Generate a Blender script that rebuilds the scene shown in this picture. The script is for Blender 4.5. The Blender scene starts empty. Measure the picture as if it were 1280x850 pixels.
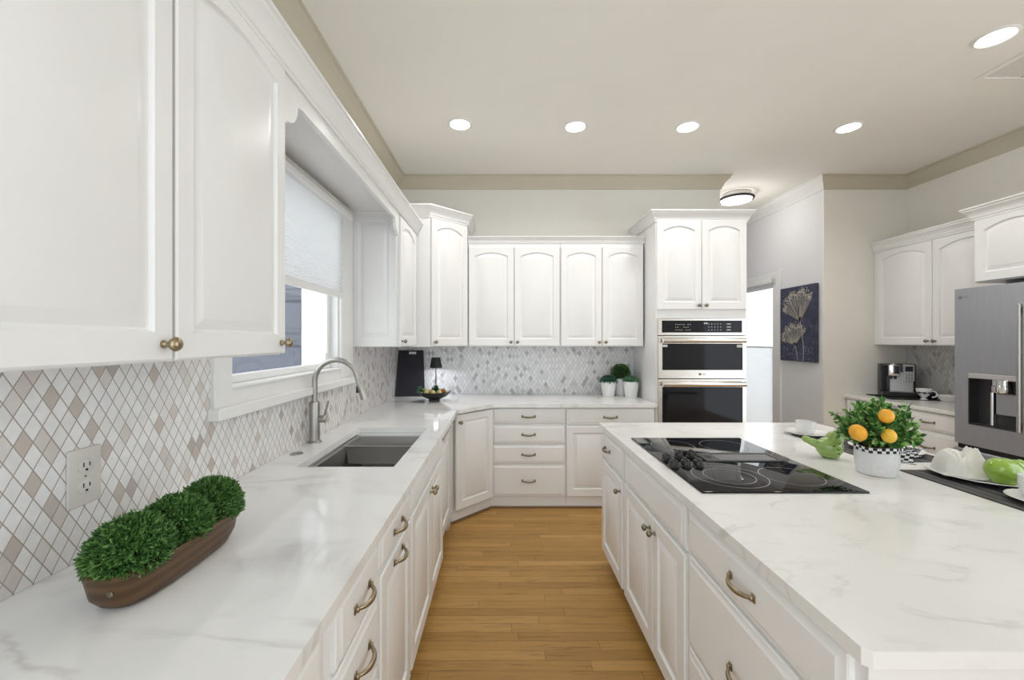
import bpy, bmesh, math, random
from mathutils import Vector, Matrix
import numpy as np
SC = bpy.context.scene
COL = SC.collection
PI = math.pi
# ------------------------------------------------------------------ camera, world, light
H = 1.48
cam_d = bpy.data.cameras.new('camera'); cam = bpy.data.objects.new('camera', cam_d); COL.objects.link(cam)
cam.location = (0, 0, H); cam.rotation_euler = (PI/2, 0, 0)
cam_d.sensor_width = 36; cam_d.lens = 520/1280*36; cam_d.shift_x = 12/1280; cam_d.clip_start = .02
SC.camera = cam
SC.view_settings.view_transform = 'Standard'; SC.view_settings.look = 'None'
SC.view_settings.gamma = 1; SC.view_settings.exposure = 0.06; SC.view_settings.use_curve_mapping = False
WORLD = 2.5
DOWNLIGHT = 4.6
w = bpy.data.worlds.new('World'); SC.world = w; w.use_nodes = True
bg = w.node_tree.nodes['Background']; bg.inputs[0].default_value = (.88, .95, 1.0, 1); bg.inputs[1].default_value = WORLD

# ------------------------------------------------------------------ materials
def new_mat(name):
    m = bpy.data.materials.new(name); m.use_nodes = True
    nt = m.node_tree; b = nt.nodes['Principled BSDF']
    return m, nt, b
def N(nt, t, **kw):
    n = nt.nodes.new(t)
    for k, v in kw.items(): setattr(n, k, v)
    return n
def L(nt, a, b): nt.links.new(a, b)
def M(nt, op, a, b=None, c=None):
    n = nt.nodes.new('ShaderNodeMath'); n.operation = op
    for i, v in enumerate((a, b, c)):
        if v is None: continue
        if isinstance(v, (int, float)): n.inputs[i].default_value = v
        else: L(nt, v, n.inputs[i])
    return n.outputs[0]
def ramp(nt, fac, stops, interp='LINEAR'):
    r = N(nt, 'ShaderNodeValToRGB'); r.color_ramp.interpolation = interp
    e = r.color_ramp.elements
    while len(e) < len(stops): e.new(.5)
    for el, (p, c) in zip(e, stops):
        el.position = p; el.color = (*c, 1)
    L(nt, fac, r.inputs[0]); return r.outputs[0]
def paint(name, col, rough=.4, var=.03, scale=6.0, metal=0, bump=0, bscale=200, coat=0, spec=.5):
    m, nt, b = new_mat(name)
    tc = N(nt, 'ShaderNodeTexCoord'); no = N(nt, 'ShaderNodeTexNoise'); no.inputs['Scale'].default_value = scale
    no.inputs['Detail'].default_value = 3
    L(nt, tc.outputs['Object'], no.inputs['Vector'])
    c0 = tuple(max(0, c*(1-var)) for c in col); c1 = tuple(min(1, c*(1+var)) for c in col)
    L(nt, ramp(nt, no.outputs[0], [(.3, c0), (.7, c1)]), b.inputs['Base Color'])
    b.inputs['Roughness'].default_value = rough; b.inputs['Metallic'].default_value = metal
    b.inputs['Coat Weight'].default_value = coat; b.inputs['Coat Roughness'].default_value = .05
    b.inputs['Specular IOR Level'].default_value = spec
    if bump:
        n2 = N(nt, 'ShaderNodeTexNoise'); n2.inputs['Scale'].default_value = bscale
        L(nt, tc.outputs['Object'], n2.inputs['Vector'])
        bp = N(nt, 'ShaderNodeBump'); bp.inputs['Strength'].default_value = bump; bp.inputs['Distance'].default_value = .002
        L(nt, n2.outputs[0], bp.inputs['Height']); L(nt, bp.outputs[0], b.inputs['Normal'])
    return m
def brushed(name, col, rough=.3, axis=(1, 1, 60)):
    m, nt, b = new_mat(name)
    tc = N(nt, 'ShaderNodeTexCoord'); mp = N(nt, 'ShaderNodeMapping'); mp.inputs['Scale'].default_value = axis
    no = N(nt, 'ShaderNodeTexNoise'); no.inputs['Scale'].default_value = 6; no.inputs['Detail'].default_value = 4
    L(nt, tc.outputs['Object'], mp.inputs[0]); L(nt, mp.outputs[0], no.inputs['Vector'])
    L(nt, ramp(nt, no.outputs[0], [(.3, tuple(c*.93 for c in col)), (.7, tuple(min(1, c*1.06) for c in col))]), b.inputs['Base Color'])
    L(nt, M(nt, 'MULTIPLY_ADD', no.outputs[0], .12, rough-.06), b.inputs['Roughness'])
    b.inputs['Metallic'].default_value = 1
    return m
def quartz(name, base, vein, rough, vs=1.6, amt=1.0, rot=.6):
    m, nt, b = new_mat(name)
    g = N(nt, 'ShaderNodeNewGeometry')
    mp = N(nt, 'ShaderNodeMapping'); mp.inputs['Rotation'].default_value = (0, 0, rot); mp.inputs['Scale'].default_value = (1, 1.9, 1)
    L(nt, g.outputs['Position'], mp.inputs[0])
    n1 = N(nt, 'ShaderNodeTexNoise'); n1.inputs['Scale'].default_value = vs; n1.inputs['Detail'].default_value = 7; n1.inputs['Distortion'].default_value = .8
    L(nt, mp.outputs[0], n1.inputs['Vector'])
    v = M(nt, 'ABSOLUTE', M(nt, 'SUBTRACT', n1.outputs[0], .5))
    v = M(nt, 'SUBTRACT', 1.0, M(nt, 'MINIMUM', M(nt, 'MULTIPLY', v, 26.0), 1.0))
    n2 = N(nt, 'ShaderNodeTexNoise'); n2.inputs['Scale'].default_value = vs*1.7; n2.inputs['Detail'].default_value = 4
    L(nt, mp.outputs[0], n2.inputs['Vector'])
    msk = N(nt, 'ShaderNodeMapRange'); msk.inputs[1].default_value = .45; msk.inputs[2].default_value = .72
    L(nt, n2.outputs[0], msk.inputs[0])
    f = M(nt, 'MULTIPLY', M(nt, 'MULTIPLY', v, msk.outputs[0]), .8*amt)
    f2 = M(nt, 'MULTIPLY', msk.outputs[0], .10*amt)
    f = M(nt, 'ADD', f, f2)
    mx = N(nt, 'ShaderNodeMix'); mx.data_type = 'RGBA'
    mx.inputs[6].default_value = (*base, 1); mx.inputs[7].default_value = (*vein, 1)
    L(nt, f, mx.inputs[0]); L(nt, mx.outputs[2], b.inputs['Base Color'])
    b.inputs['Roughness'].default_value = rough
    return m
def tile_mat(name, axis, tw, th, stops, grout, rough=.25):
    m, nt, b = new_mat(name)
    g = N(nt, 'ShaderNodeNewGeometry'); s = N(nt, 'ShaderNodeSeparateXYZ'); L(nt, g.outputs['Position'], s.inputs[0])
    a = M(nt, 'MULTIPLY', s.outputs[axis], 1/tw); z = M(nt, 'MULTIPLY', s.outputs[2], 1/th)
    u = M(nt, 'ADD', a, z); v = M(nt, 'SUBTRACT', a, z)
    cb = N(nt, 'ShaderNodeCombineXYZ')
    L(nt, M(nt, 'FLOOR', u), cb.inputs[0]); L(nt, M(nt, 'FLOOR', v), cb.inputs[1])
    wn = N(nt, 'ShaderNodeTexWhiteNoise'); L(nt, cb.outputs[0], wn.inputs[0])
    col = ramp(nt, wn.outputs[0], stops, 'CONSTANT')
    # soft stone clouding
    no = N(nt, 'ShaderNodeTexNoise'); no.inputs['Scale'].default_value = 30; no.inputs['Detail'].default_value = 4
    L(nt, g.outputs['Position'], no.inputs['Vector'])
    hs = N(nt, 'ShaderNodeHueSaturation'); L(nt, col, hs.inputs['Color'])
    L(nt, M(nt, 'MULTIPLY_ADD', no.outputs[0], .22, .89), hs.inputs['Value'])
    def edge(t):
        fr = M(nt, 'FRACT', t); return M(nt, 'MINIMUM', fr, M(nt, 'SUBTRACT', 1.0, fr))
    e = M(nt, 'MINIMUM', edge(u), edge(v))
    gm = M(nt, 'LESS_THAN', e, .038)
    mx = N(nt, 'ShaderNodeMix'); mx.data_type = 'RGBA'
    L(nt, gm, mx.inputs[0]); L(nt, hs.outputs[0], mx.inputs[6]); mx.inputs[7].default_value = (*grout, 1)
    L(nt, mx.outputs[2], b.inputs['Base Color'])
    L(nt, M(nt, 'MULTIPLY_ADD', gm, .5, rough), b.inputs['Roughness'])
    mr = N(nt, 'ShaderNodeMapRange'); mr.inputs[1].default_value = .02; mr.inputs[2].default_value = .06
    L(nt, e, mr.inputs[0])
    bp = N(nt, 'ShaderNodeBump'); bp.inputs['Strength'].default_value = .25; bp.inputs['Distance'].default_value = .002
    L(nt, mr.outputs[0], bp.inputs['Height']); L(nt, bp.outputs[0], b.inputs['Normal'])
    return m
FLR = [(0, (.360, .195, .052)), (.5, (.425, .235, .066)), (1, (.480, .275, .086))]
def floor_mat():
    m, nt, b = new_mat('oak_planks')
    g = N(nt, 'ShaderNodeNewGeometry')
    sp = N(nt, 'ShaderNodeSeparateXYZ'); L(nt, g.outputs['Position'], sp.inputs[0])
    RH, PLK = .062, .95
    yr = M(nt, 'MULTIPLY', sp.outputs[1], 1/RH); row = M(nt, 'FLOOR', yr)
    wn1 = N(nt, 'ShaderNodeTexWhiteNoise'); wn1.noise_dimensions = '1D'; L(nt, row, wn1.inputs['W'])
    xr = M(nt, 'ADD', M(nt, 'MULTIPLY', sp.outputs[0], 1/PLK), M(nt, 'MULTIPLY', wn1.outputs[0], 7.0)); pc = M(nt, 'FLOOR', xr)
    cb = N(nt, 'ShaderNodeCombineXYZ'); L(nt, row, cb.inputs[0]); L(nt, pc, cb.inputs[1])
    br = N(nt, 'ShaderNodeTexWhiteNoise'); L(nt, cb.outputs[0], br.inputs[0])
    def ed(t, wd):
        fr = M(nt, 'FRACT', t); return M(nt, 'LESS_THAN', M(nt, 'MINIMUM', fr, M(nt, 'SUBTRACT', 1.0, fr)), wd)
    seam = M(nt, 'MAXIMUM', ed(yr, .012), ed(xr, .0009))
    col = ramp(nt, br.outputs[0], FLR)
    # grain: offset per plank
    mp = N(nt, 'ShaderNodeMapping'); mp.inputs['Scale'].default_value = (2.2, 34, 1)
    ad = N(nt, 'ShaderNodeVectorMath'); ad.operation = 'MULTIPLY_ADD'
    L(nt, br.outputs[1], ad.inputs[0]); ad.inputs[1].default_value = (7, 3, 5); L(nt, g.outputs['Position'], ad.inputs[2])
    L(nt, ad.outputs[0], mp.inputs[0])
    no = N(nt, 'ShaderNodeTexNoise'); no.inputs['Scale'].default_value = 1.6; no.inputs['Detail'].default_value = 6; no.inputs['Distortion'].default_value = 1.2
    L(nt, mp.outputs[0], no.inputs['Vector'])
    gr = ramp(nt, no.outputs[0], [(.30, (.62, .60, .56)), (.47, (1, 1, 1)), (.75, (1.08, 1.06, 1.0))])
    mu = N(nt, 'ShaderNodeMix'); mu.data_type = 'RGBA'; mu.blend_type = 'MULTIPLY'; mu.inputs[0].default_value = .85
    L(nt, col, mu.inputs[6]); L(nt, gr, mu.inputs[7])
    mo = N(nt, 'ShaderNodeMix'); mo.data_type = 'RGBA'; L(nt, seam, mo.inputs[0])
    L(nt, mu.outputs[2], mo.inputs[6]); mo.inputs[7].default_value = (.10, .052, .02, 1)
    L(nt, mo.outputs[2], b.inputs['Base Color'])
    b.inputs['Roughness'].default_value = .42; b.inputs['Specular IOR Level'].default_value = .35
    return m
def wood(name, c0, c1, scale=(18, 2.5, 18), rough=.45):
    m, nt, b = new_mat(name)
    tc = N(nt, 'ShaderNodeTexCoord'); mp = N(nt, 'ShaderNodeMapping'); mp.inputs['Scale'].default_value = scale
    wv = N(nt, 'ShaderNodeTexWave'); wv.wave_type = 'RINGS'; wv.inputs['Scale'].default_value = 1.1; wv.inputs['Distortion'].default_value = 5; wv.inputs['Detail'].default_value = 3
    L(nt, tc.outputs['Object'], mp.inputs[0]); L(nt, mp.outputs[0], wv.inputs['Vector'])
    L(nt, ramp(nt, wv.outputs[0], [(.1, c0), (.9, c1)]), b.inputs['Base Color']); b.inputs['Roughness'].default_value = rough
    return m
def leaf_mat(name, stops, rough=.5):
    m, nt, b = new_mat(name)
    g = N(nt, 'ShaderNodeNewGeometry')
    L(nt, ramp(nt, g.outputs['Random Per Island'], stops), b.inputs['Base Color'])
    b.inputs['Roughness'].default_value = rough
    b.inputs['Subsurface Weight'].default_value = 0
    return m
def emit(name, col, s):
    m, nt, b = new_mat(name); b.inputs['Emission Color'].default_value = (*col, 1); b.inputs['Emission Strength'].default_value = s
    b.inputs['Base Color'].default_value = (*col, 1); return m
def glass(name, tint=(1, 1, 1), refl=.06):
    m, nt, b = new_mat(name)
    tr = N(nt, 'ShaderNodeBsdfTransparent'); tr.inputs[0].default_value = (*tint, 1)
    gl = N(nt, 'ShaderNodeBsdfGlossy'); gl.inputs['Roughness'].default_value = .01
    mx = N(nt, 'ShaderNodeMixShader')
    lw = N(nt, 'ShaderNodeLayerWeight'); lw.inputs[0].default_value = .5
    L(nt, M(nt, 'MULTIPLY_ADD', M(nt, 'POWER', lw.outputs['Facing'], 4.0), .5, .03), mx.inputs[0]); L(nt, tr.outputs[0], mx.inputs[1]); L(nt, gl.outputs[0], mx.inputs[2])
    L(nt, mx.outputs[0], nt.nodes['Material Output'].inputs[0]); return m
def shade_mat(name, col, trans):
    m, nt, b = new_mat(name)
    d = N(nt, 'ShaderNodeBsdfDiffuse'); d.inputs[0].default_value = (*col, 1)
    t = N(nt, 'ShaderNodeBsdfTranslucent'); t.inputs[0].default_value = (*col, 1)
    tc = N(nt, 'ShaderNodeTexCoord'); no = N(nt, 'ShaderNodeTexNoise'); no.inputs['Scale'].default_value = 60
    L(nt, tc.outputs['Object'], no.inputs['Vector'])
    bp = N(nt, 'ShaderNodeBump'); bp.inputs['Strength'].default_value = .15; L(nt, no.outputs[0], bp.inputs['Height']); L(nt, bp.outputs[0], d.inputs['Normal'])
    mx = N(nt, 'ShaderNodeMixShader'); mx.inputs[0].default_value = trans
    L(nt, d.outputs[0], mx.inputs[1]); L(nt, t.outputs[0], mx.inputs[2]); L(nt, mx.outputs[0], nt.nodes['Material Output'].inputs[0]); return m
def check_mat(name, size, c0, c1):
    m, nt, b = new_mat(name)
    tc = N(nt, 'ShaderNodeTexCoord'); ck = N(nt, 'ShaderNodeTexChecker'); ck.inputs['Scale'].default_value = size
    ck.inputs[1].default_value = (*c0, 1); ck.inputs[2].default_value = (*c1, 1)
    L(nt, tc.outputs['UV'], ck.inputs[0]); L(nt, ck.outputs[0], b.inputs['Base Color']); b.inputs['Roughness'].default_value = .9
    return m
def woven(name):
    m, nt, b = new_mat(name)
    tc = N(nt, 'ShaderNodeTexCoord'); s = N(nt, 'ShaderNodeSeparateXYZ'); L(nt, tc.outputs['Object'], s.inputs[0])
    w1 = N(nt, 'ShaderNodeTexNoise'); w1.noise_dimensions = '1D'; w1.inputs['Scale'].default_value = 14; w1.inputs['Detail'].default_value = 1
    L(nt, s.outputs[0], w1.inputs['W'])
    L(nt, ramp(nt, w1.outputs[0], [(.38, (.012, .012, .014)), (.5, (.07, .068, .07)), (.62, (.02, .02, .022))], 'CONSTANT'), b.inputs['Base Color'])
    b.inputs['Roughness'].default_value = .6
    return m

WHITE = paint('white_cabinet_paint', (.86, .855, .845), .30, .012)
TRIMW = paint('white_trim_paint', (.86, .855, .84), .35, .012)
CARC = paint('white_cabinet_frame', (.85, .845, .835), .4, .012)
QUARTZ = quartz('white_veined_quartz', (.84, .835, .825), (.48, .46, .44), .08, 1.5, .75)
QUARTZ2 = quartz('white_island_quartz', (.83, .82, .80), (.50, .48, .45), .16, 3.4, .6, 1.2)
WALLB = paint('warm_white_wall_paint', (.80, .775, .725), .8, .01)
WALLA = paint('alcove_wall_paint_brightened', (.88, .85, .785), .8, .01)  # wall paint lightened to make up for the weak light in the alcove
WALLH = paint('hall_wall_daylight_tint', (.80, .80, .81), .8, .01)  # hall wall colour carries the bluish daylight falling there
CEIL = paint('cream_ceiling_paint', (.93, .91, .85), .9, .012, 2)
TAN = paint('tan_crown_paint', (.60, .545, .43), .5, .012)
FLOOR = floor_mat()
ST = [(0, (.84, .83, .82)), (.38, (.79, .775, .76)), (.62, (.85, .84, .83)), (.80, (.66, .61, .57)), (.87, (.57, .51, .46)), (.93, (.73, .69, .665)), (.975, (.50, .455, .42))]
TILE_L = tile_mat('diamond_mosaic_left', 1, .0385, .064, ST, (.40, .335, .295))
ST2 = [(0, (.80, .80, .81)), (.40, (.74, .74, .755)), (.68, (.84, .84, .85)), (.86, (.46, .455, .465)), (.92, (.62, .615, .63))]
TILE_B = tile_mat('diamond_mosaic_back', 0, .0385, .064, ST2, (.50, .49, .49))
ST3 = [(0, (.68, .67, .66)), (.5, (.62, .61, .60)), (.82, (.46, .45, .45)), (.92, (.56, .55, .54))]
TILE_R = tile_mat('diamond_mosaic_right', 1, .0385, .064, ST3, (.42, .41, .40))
BRASS = paint('antique_brass', (.36, .295, .20), .28, .1, 40, metal=1)
METAL_SHADED = paint('aged_metal_shaded', (.27, .24, .185), .3, .1, 40, metal=1)  # same brass hardware, with the duller light on it put into the colour
STEEL = brushed('brushed_stainless', (.50, .49, .475), .40, (60, 60, 1))
STEELH = brushed('brushed_oven_steel', (.70, .67, .63), .25, (1, 60, 60))
FAUC = brushed('brushed_nickel_faucet', (.43, .415, .39), .34, (40, 40, 1))
FRIDGE = brushed('grey_fridge_steel', (.50, .515, .56), .36, (60, 60, 1))
DARKST = paint('dark_grey_metal', (.06, .06, .065), .35, .05, metal=.6)
GRILL = paint('grey_grille_metal', (.42, .42, .43), .5, .05)
VENTF = paint('charcoal_vent_frame', (.045, .045, .048), .4, .05)
CHROME = paint('chrome', (.75, .75, .76), .12, .02, metal=1)
BLACKG = paint('black_glass', (.006, .006, .008), .025, .0, spec=.30)
BLACKP = paint('black_plastic', (.012, .012, .013), .35, .05)
BLACKM = paint('matte_black', (.010, .010, .012), .55, .05)
SLATE = paint('slate_board', (.016, .016, .026), .33, .1, 30)
OVENG = paint('oven_black_glass', (.010, .010, .013), .05, .0, spec=.22)
CERAM = paint('white_ceramic', (.82, .82, .81), .15, .01)
POTW = paint('white_speckled_pot', (.70, .70, .70), .55, .05, 90, bump=.15)
PLATE = paint('off_white_plate', (.80, .79, .77), .25, .01)
NAPK = paint('cream_linen', (.78, .76, .72), .9, .03, 30, bump=.3, bscale=500)
GREENC = paint('green_glaze', (.27, .40, .10), .18, .15, 25, coat=.4)
GREENB = paint('bright_green_glaze', (.27, .44, .05), .16, .08, 8, coat=.5)
ORANGE = paint('orange_peel', (.90, .42, .03), .45, .08, 30, bump=.5, bscale=300)
ORANGEY = paint('yellow_orange_peel', (.86, .50, .05), .45, .08, 30, bump=.5, bscale=300)
WALNUT = wood('dark_walnut_wood', (.060, .028, .009), (.105, .052, .018), (9, 1.6, 12))  # dark wood, deepened further for the shade on the planter's front
BOX = leaf_mat('boxwood_leaves', [(0, (.020, .065, .012)), (.5, (.062, .175, .032)), (1, (.18, .34, .09))])
BOXD = leaf_mat('dark_boxwood_leaves', [(0, (.01, .05, .01)), (1, (.04, .16, .03))])
SUCC = leaf_mat('blue_green_leaves', [(0, (.02, .09, .06)), (1, (.10, .24, .15))])
SUCC2 = leaf_mat('pale_green_leaves', [(0, (.04, .14, .08)), (1, (.22, .38, .22))])
CITR = leaf_mat('citrus_leaves', [(0, (.025, .10, .018)), (.5, (.09, .26, .05)), (.85, (.26, .46, .12)), (1, (.45, .62, .25))])
MOSS = paint('dark_moss_core', (.010, .030, .008), .9, .2)
STEM = paint('brown_stem', (.10, .07, .03), .7)
LAMPE = emit('lit_led_disc', (.95, .97, 1), 8.0)
SHADE = shade_mat('white_cellular_shade', (.82, .82, .82), .33)
SHADE2 = shade_mat('white_lower_shade', (.84, .85, .86), .42)
GLASS = glass('clear_glass')
SIDING = paint('blue_grey_siding', (.095, .101, .128), .6, .03)
OUTW = paint('white_exterior', (.60, .60, .62), .7, .02)
PLASW = paint('white_plastic', (.66, .635, .59), .35, .01)
LENS = emit('lit_lens', (1, .985, .95), 12.0)
LENS2 = emit('lit_hall_lens', (1, .97, .93), 3.0)
GING = check_mat('gingham', 1, (.02, .02, .03), (.80, .80, .80))
MAT = woven('striped_placemat')
CANV = paint('dark_blue_canvas', (.050, .055, .098), .7, .35, 9)
CREAM = paint('cream_paint_strokes', (.62, .56, .46), .8, .1, 30)
LILAC = paint('pale_blue_strokes', (.22, .23, .32), .8, .1, 30)
LABEL = paint('pale_label', (.70, .70, .70), .6, .02)
GREYM = paint('grey_print', (.20, .20, .21), .5, .02)
SILV = paint('silver_plastic', (.62, .62, .63), .3, .03, metal=.5)
SCREEN = paint('dark_screen', (.03, .035, .045), .1, .02)
RING = paint('burner_ring_print', (.30, .30, .31), .3, .02)
YEL = paint('pale_yellow_fruit', (.70, .62, .25), .4, .15, 30)
RUST = paint('rust_fruit', (.35, .12, .03), .4, .15, 30)
LIME = paint('lime_fruit', (.35, .42, .12), .4, .15, 30)

# ------------------------------------------------------------------ builders
def fin(name, bm, mat, parent=None, smooth=35, uv=False):
    bmesh.ops.recalc_face_normals(bm, faces=bm.faces)
    me = bpy.data.meshes.new(name); bm.to_mesh(me); bm.free()
    me.materials.append(mat)
    if smooth:
        me.polygons.foreach_set('use_smooth', [True]*len(me.polygons))
        me.set_sharp_from_angle(angle=math.radians(smooth))
    o = bpy.data.objects.new(name, me); COL.objects.link(o)
    if parent: o.parent = parent
    return o
def tag(o, label=None, cat=None, group=None, kind=None):
    if label: o['label'] = label
    if cat: o['category'] = cat
    if group: o['group'] = group
    if kind: o['kind'] = kind
    return o
def root(name, label, cat, loc, rz=0, group=None):
    o = bpy.data.objects.new(name, None); COL.objects.link(o); o.empty_display_size = .05
    o.location = loc; o.rotation_euler = (0, 0, rz)
    return tag(o, label, cat, group)
def struct(name, bm, mat, smooth=30, parent=None):
    o = fin(name, bm, mat, parent, smooth)
    if not parent: o['kind'] = 'structure'
    return o
def box(bm, x0, x1, y0, y1, z0, z1, bev=0, seg=1):
    vs = [bm.verts.new(p) for p in ((x0,y0,z0),(x1,y0,z0),(x1,y1,z0),(x0,y1,z0),(x0,y0,z1),(x1,y0,z1),(x1,y1,z1),(x0,y1,z1))]
    fs = [bm.faces.new([vs[i] for i in f]) for f in ((0,3,2,1),(4,5,6,7),(0,1,5,4),(1,2,6,5),(2,3,7,6),(3,0,4,7))]
    if bev:
        es = list({e for f in fs for e in f.edges})
        bmesh.ops.bevel(bm, geom=es, offset=bev, segments=seg, affect='EDGES', profile=.5)
    return vs
def B(*a, **k):
    bm = bmesh.new(); box(bm, *a, **k); return bm
def lathe(bm, prof, n=24, mtx=None, cap0=True, cap1=True):
    mtx = mtx or Matrix()
    rings = []
    for r, z in prof:
        rings.append([bm.verts.new(mtx @ Vector((max(r, 1e-5)*math.cos(2*PI*i/n), max(r, 1e-5)*math.sin(2*PI*i/n), z))) for i in range(n)])
    for a, b in zip(rings, rings[1:]):
        for i in range(n): bm.faces.new((a[i], a[(i+1) % n], b[(i+1) % n], b[i]))
    if cap0: bm.faces.new(rings[0][::-1])
    if cap1: bm.faces.new(rings[-1])
def tube(bm, pts, rad, n=10, caps=True, flat=1.0):
    pts = [Vector(p) for p in pts]
    if isinstance(rad, (int, float)): rad = [rad]*len(pts)
    rings = []; up = None
    for i, p in enumerate(pts):
        d = (pts[min(i+1, len(pts)-1)] - pts[max(i-1, 0)]).normalized()
        if up is None:
            up = Vector((0, 0, 1)) if abs(d.z) < .9 else Vector((1, 0, 0))
        a = d.cross(up).normalized(); b = a.cross(d).normalized(); up = b
        rings.append([bm.verts.new(p + (a*math.cos(2*PI*k/n) + b*flat*math.sin(2*PI*k/n))*rad[i]) for k in range(n)])
    for a, b in zip(rings, rings[1:]):
        for i in range(n): bm.faces.new((a[i], a[(i+1) % n], b[(i+1) % n], b[i]))
    if caps: bm.faces.new(rings[0][::-1]); bm.faces.new(rings[-1])
def sweep(bm, path, prof, z=0, segs=None):
    """profile (out, z) swept along an XY path; out = right of travel; mitred."""
    P = [Vector(p) for p in path]; rows = []
    for i, p in enumerate(P):
        ns = []
        if i > 0: d = (P[i]-P[i-1]).normalized(); ns.append(Vector((d.y, -d.x)))
        if i < len(P)-1: d = (P[i+1]-P[i]).normalized(); ns.append(Vector((d.y, -d.x)))
        if len(ns) == 2:
            m = (ns[0]+ns[1]).normalized(); m = m / max(.2, m.dot(ns[0]))
        else: m = ns[0]
        rows.append([bm.verts.new((p.x+m.x*o, p.y+m.y*o, z+zz)) for o, zz in prof])
    k = len(prof)
    if segs: rows = rows[segs[0]:segs[1]+1]
    for a, b in zip(rows, rows[1:]):
        for i in range(k): bm.faces.new((a[i], b[i], b[(i+1) % k], a[(i+1) % k]))
    bm.faces.new(rows[0][::-1]); bm.faces.new(rows[-1])
def slab(bm, outer, holes, z0, z1, mtx=None):
    es = []
    for lp in [outer]+holes:
        vs = [bm.verts.new((x, y, z1)) for x, y in lp]
        es += [bm.edges.new((vs[i], vs[(i+1) % len(vs)])) for i in range(len(vs))]
    r = bmesh.ops.triangle_fill(bm, edges=es, use_beauty=True)
    fs = [g for g in r['geom'] if isinstance(g, bmesh.types.BMFace)]
    bmesh.ops.dissolve_limit(bm, angle_limit=.01, verts=list({v for f in fs for v in f.verts}), edges=list({e for f in fs for e in f.edges}))
    fs = list(bm.faces)
    e = bmesh.ops.extrude_face_region(bm, geom=fs)
    vs = [g for g in e['geom'] if isinstance(g, bmesh.types.BMVert)]
    bmesh.ops.translate(bm, verts=vs, vec=(0, 0, z0-z1))
    if mtx: bmesh.ops.transform(bm, matrix=mtx, verts=bm.verts)
XZ = Matrix(((1,0,0,0),(0,0,-1,0),(0,1,0,0),(0,0,0,1)))      # slab (x,y,z) -> (x,-z,y)

def ring_loop(x0, x1, z0, z1, sag, n):
    pts = [(x0, z0), (x1, z0)]
    for i in range(n+1):
        t = i/n; pts.append((x1+(x0-x1)*t, z1 - sag*(2*t-1)**2))
    return pts
def rings_fill(bm, rings):
    """rings: list of (points2D, y) outward to inward; last filled; first capped as back."""
    vr = [[bm.verts.new((x, y, z)) for x, z in pts] for pts, y in rings]
    n = len(vr[0])
    for a, b in zip(vr, vr[1:]):
        for i in range(n): bm.faces.new((a[i], a[(i+1) % n], b[(i+1) % n], b[i]))
    bm.faces.new(vr[0][::-1]); bm.faces.new(vr[-1])
def panel_door(x0, x1, z0, z1, arch=0, stile=.057, top=None, bot=None, t=.02):
    bm = bmesh.new(); n = 16 if arch else 1
    top = top if top is not None else (.045 if arch else stile); bot = bot or stile+.008
    def lp(d, outer=False):
        if outer: return ring_loop(x0+d, x1-d, z0+d, z1-d, 0, n)
        return ring_loop(x0+stile+d, x1-stile-d, z0+bot+d, z1-top-d, arch, n)
    rings_fill(bm, [(lp(0, True), 0), (lp(0, True), -t+.004), (lp(.004, True), -t), (lp(0), -t), (lp(.005), -t+.010),
                    (lp(.010), -t+.011), (lp(.034), -t+.003), (lp(.037), -t+.002)])
    return bm
def drawer_front(x0, x1, z0, z1, t=.02):
    bm = bmesh.new()
    def lp(d): return ring_loop(x0+d, x1-d, z0+d, z1-d, 0, 1)
    rings_fill(bm, [(lp(0), 0), (lp(0), -t+.010), (lp(.004), -t+.007), (lp(.012), -t+.006), (lp(.024), -t)])
    return bm
RX = Matrix.Rotation(PI/2, 4, 'X')    # lathe z axis -> -y
def knob(parent, x, z, y=-.02, mat=None):
    bm = bmesh.new()
    lathe(bm, [(.009, 0), (.009, .003), (.006, .005), (.005, .014), (.007, .017), (.013, .020), (.0155, .025), (.0155, .029), (.012, .034), (.006, .037), (.001, .038)], 20, Matrix.Translation((x, y, z)) @ RX)
    return fin('knob', bm, mat or BRASS, parent, 50)
def pull(parent, x, z, y=-.02, mat=None, L_=.055):
    bm = bmesh.new()
    pts = []; rad = []
    for i in range(13):
        t = -1+2*i/12; pts.append((x+L_*t, y-.004-.024*(1-abs(t)**2.6), z-.004*(1-t*t))); rad.append(.0038+.0030*(1-t*t))
    tube(bm, pts, rad, 10, flat=1.25)
    for s in (-1, 1):
        xx = x+s*L_
        box(bm, xx-.008, xx+.008, y-.004, y, z-.012, z+.012, .002)
        box(bm, xx-.0045, xx+.0045, y-.012, y-.003, z-.007, z+.007, .002)
    return fin('handle', bm, mat or BRASS, parent, 50)
def door(parent, x0, x1, z0, z1, arch=0, kn=None, knz=None, mat=WHITE, kmat=None, **kw):
    d = fin('door', panel_door(x0, x1, z0, z1, arch, **kw), mat, parent, 20)
    if kn: knob(d, x0+.028 if kn == 'l' else x1-.028, knz if knz is not None else z0+.035, mat=kmat)
    return d
def drawer(parent, x0, x1, z0, z1, pl=True, kmat=None, px=None, pz=None):
    d = fin('drawer', drawer_front(x0, x1, z0, z1), WHITE, parent, 20)
    if pl: pull(d, (x0+x1)/2 if px is None else px, (z0+z1)/2 if pz is None else pz, mat=kmat)
    return d
CROWN = [(0, 0), (.010, 0), (.010, .012), (.016, .016), (.018, .030), (.026, .048), (.040, .064), (.046, .070), (.046, .080), (.056, .084), (.056, .095), (0, .095)]
CROWNS = [(o*.8, z*.62) for o, z in CROWN]
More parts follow.
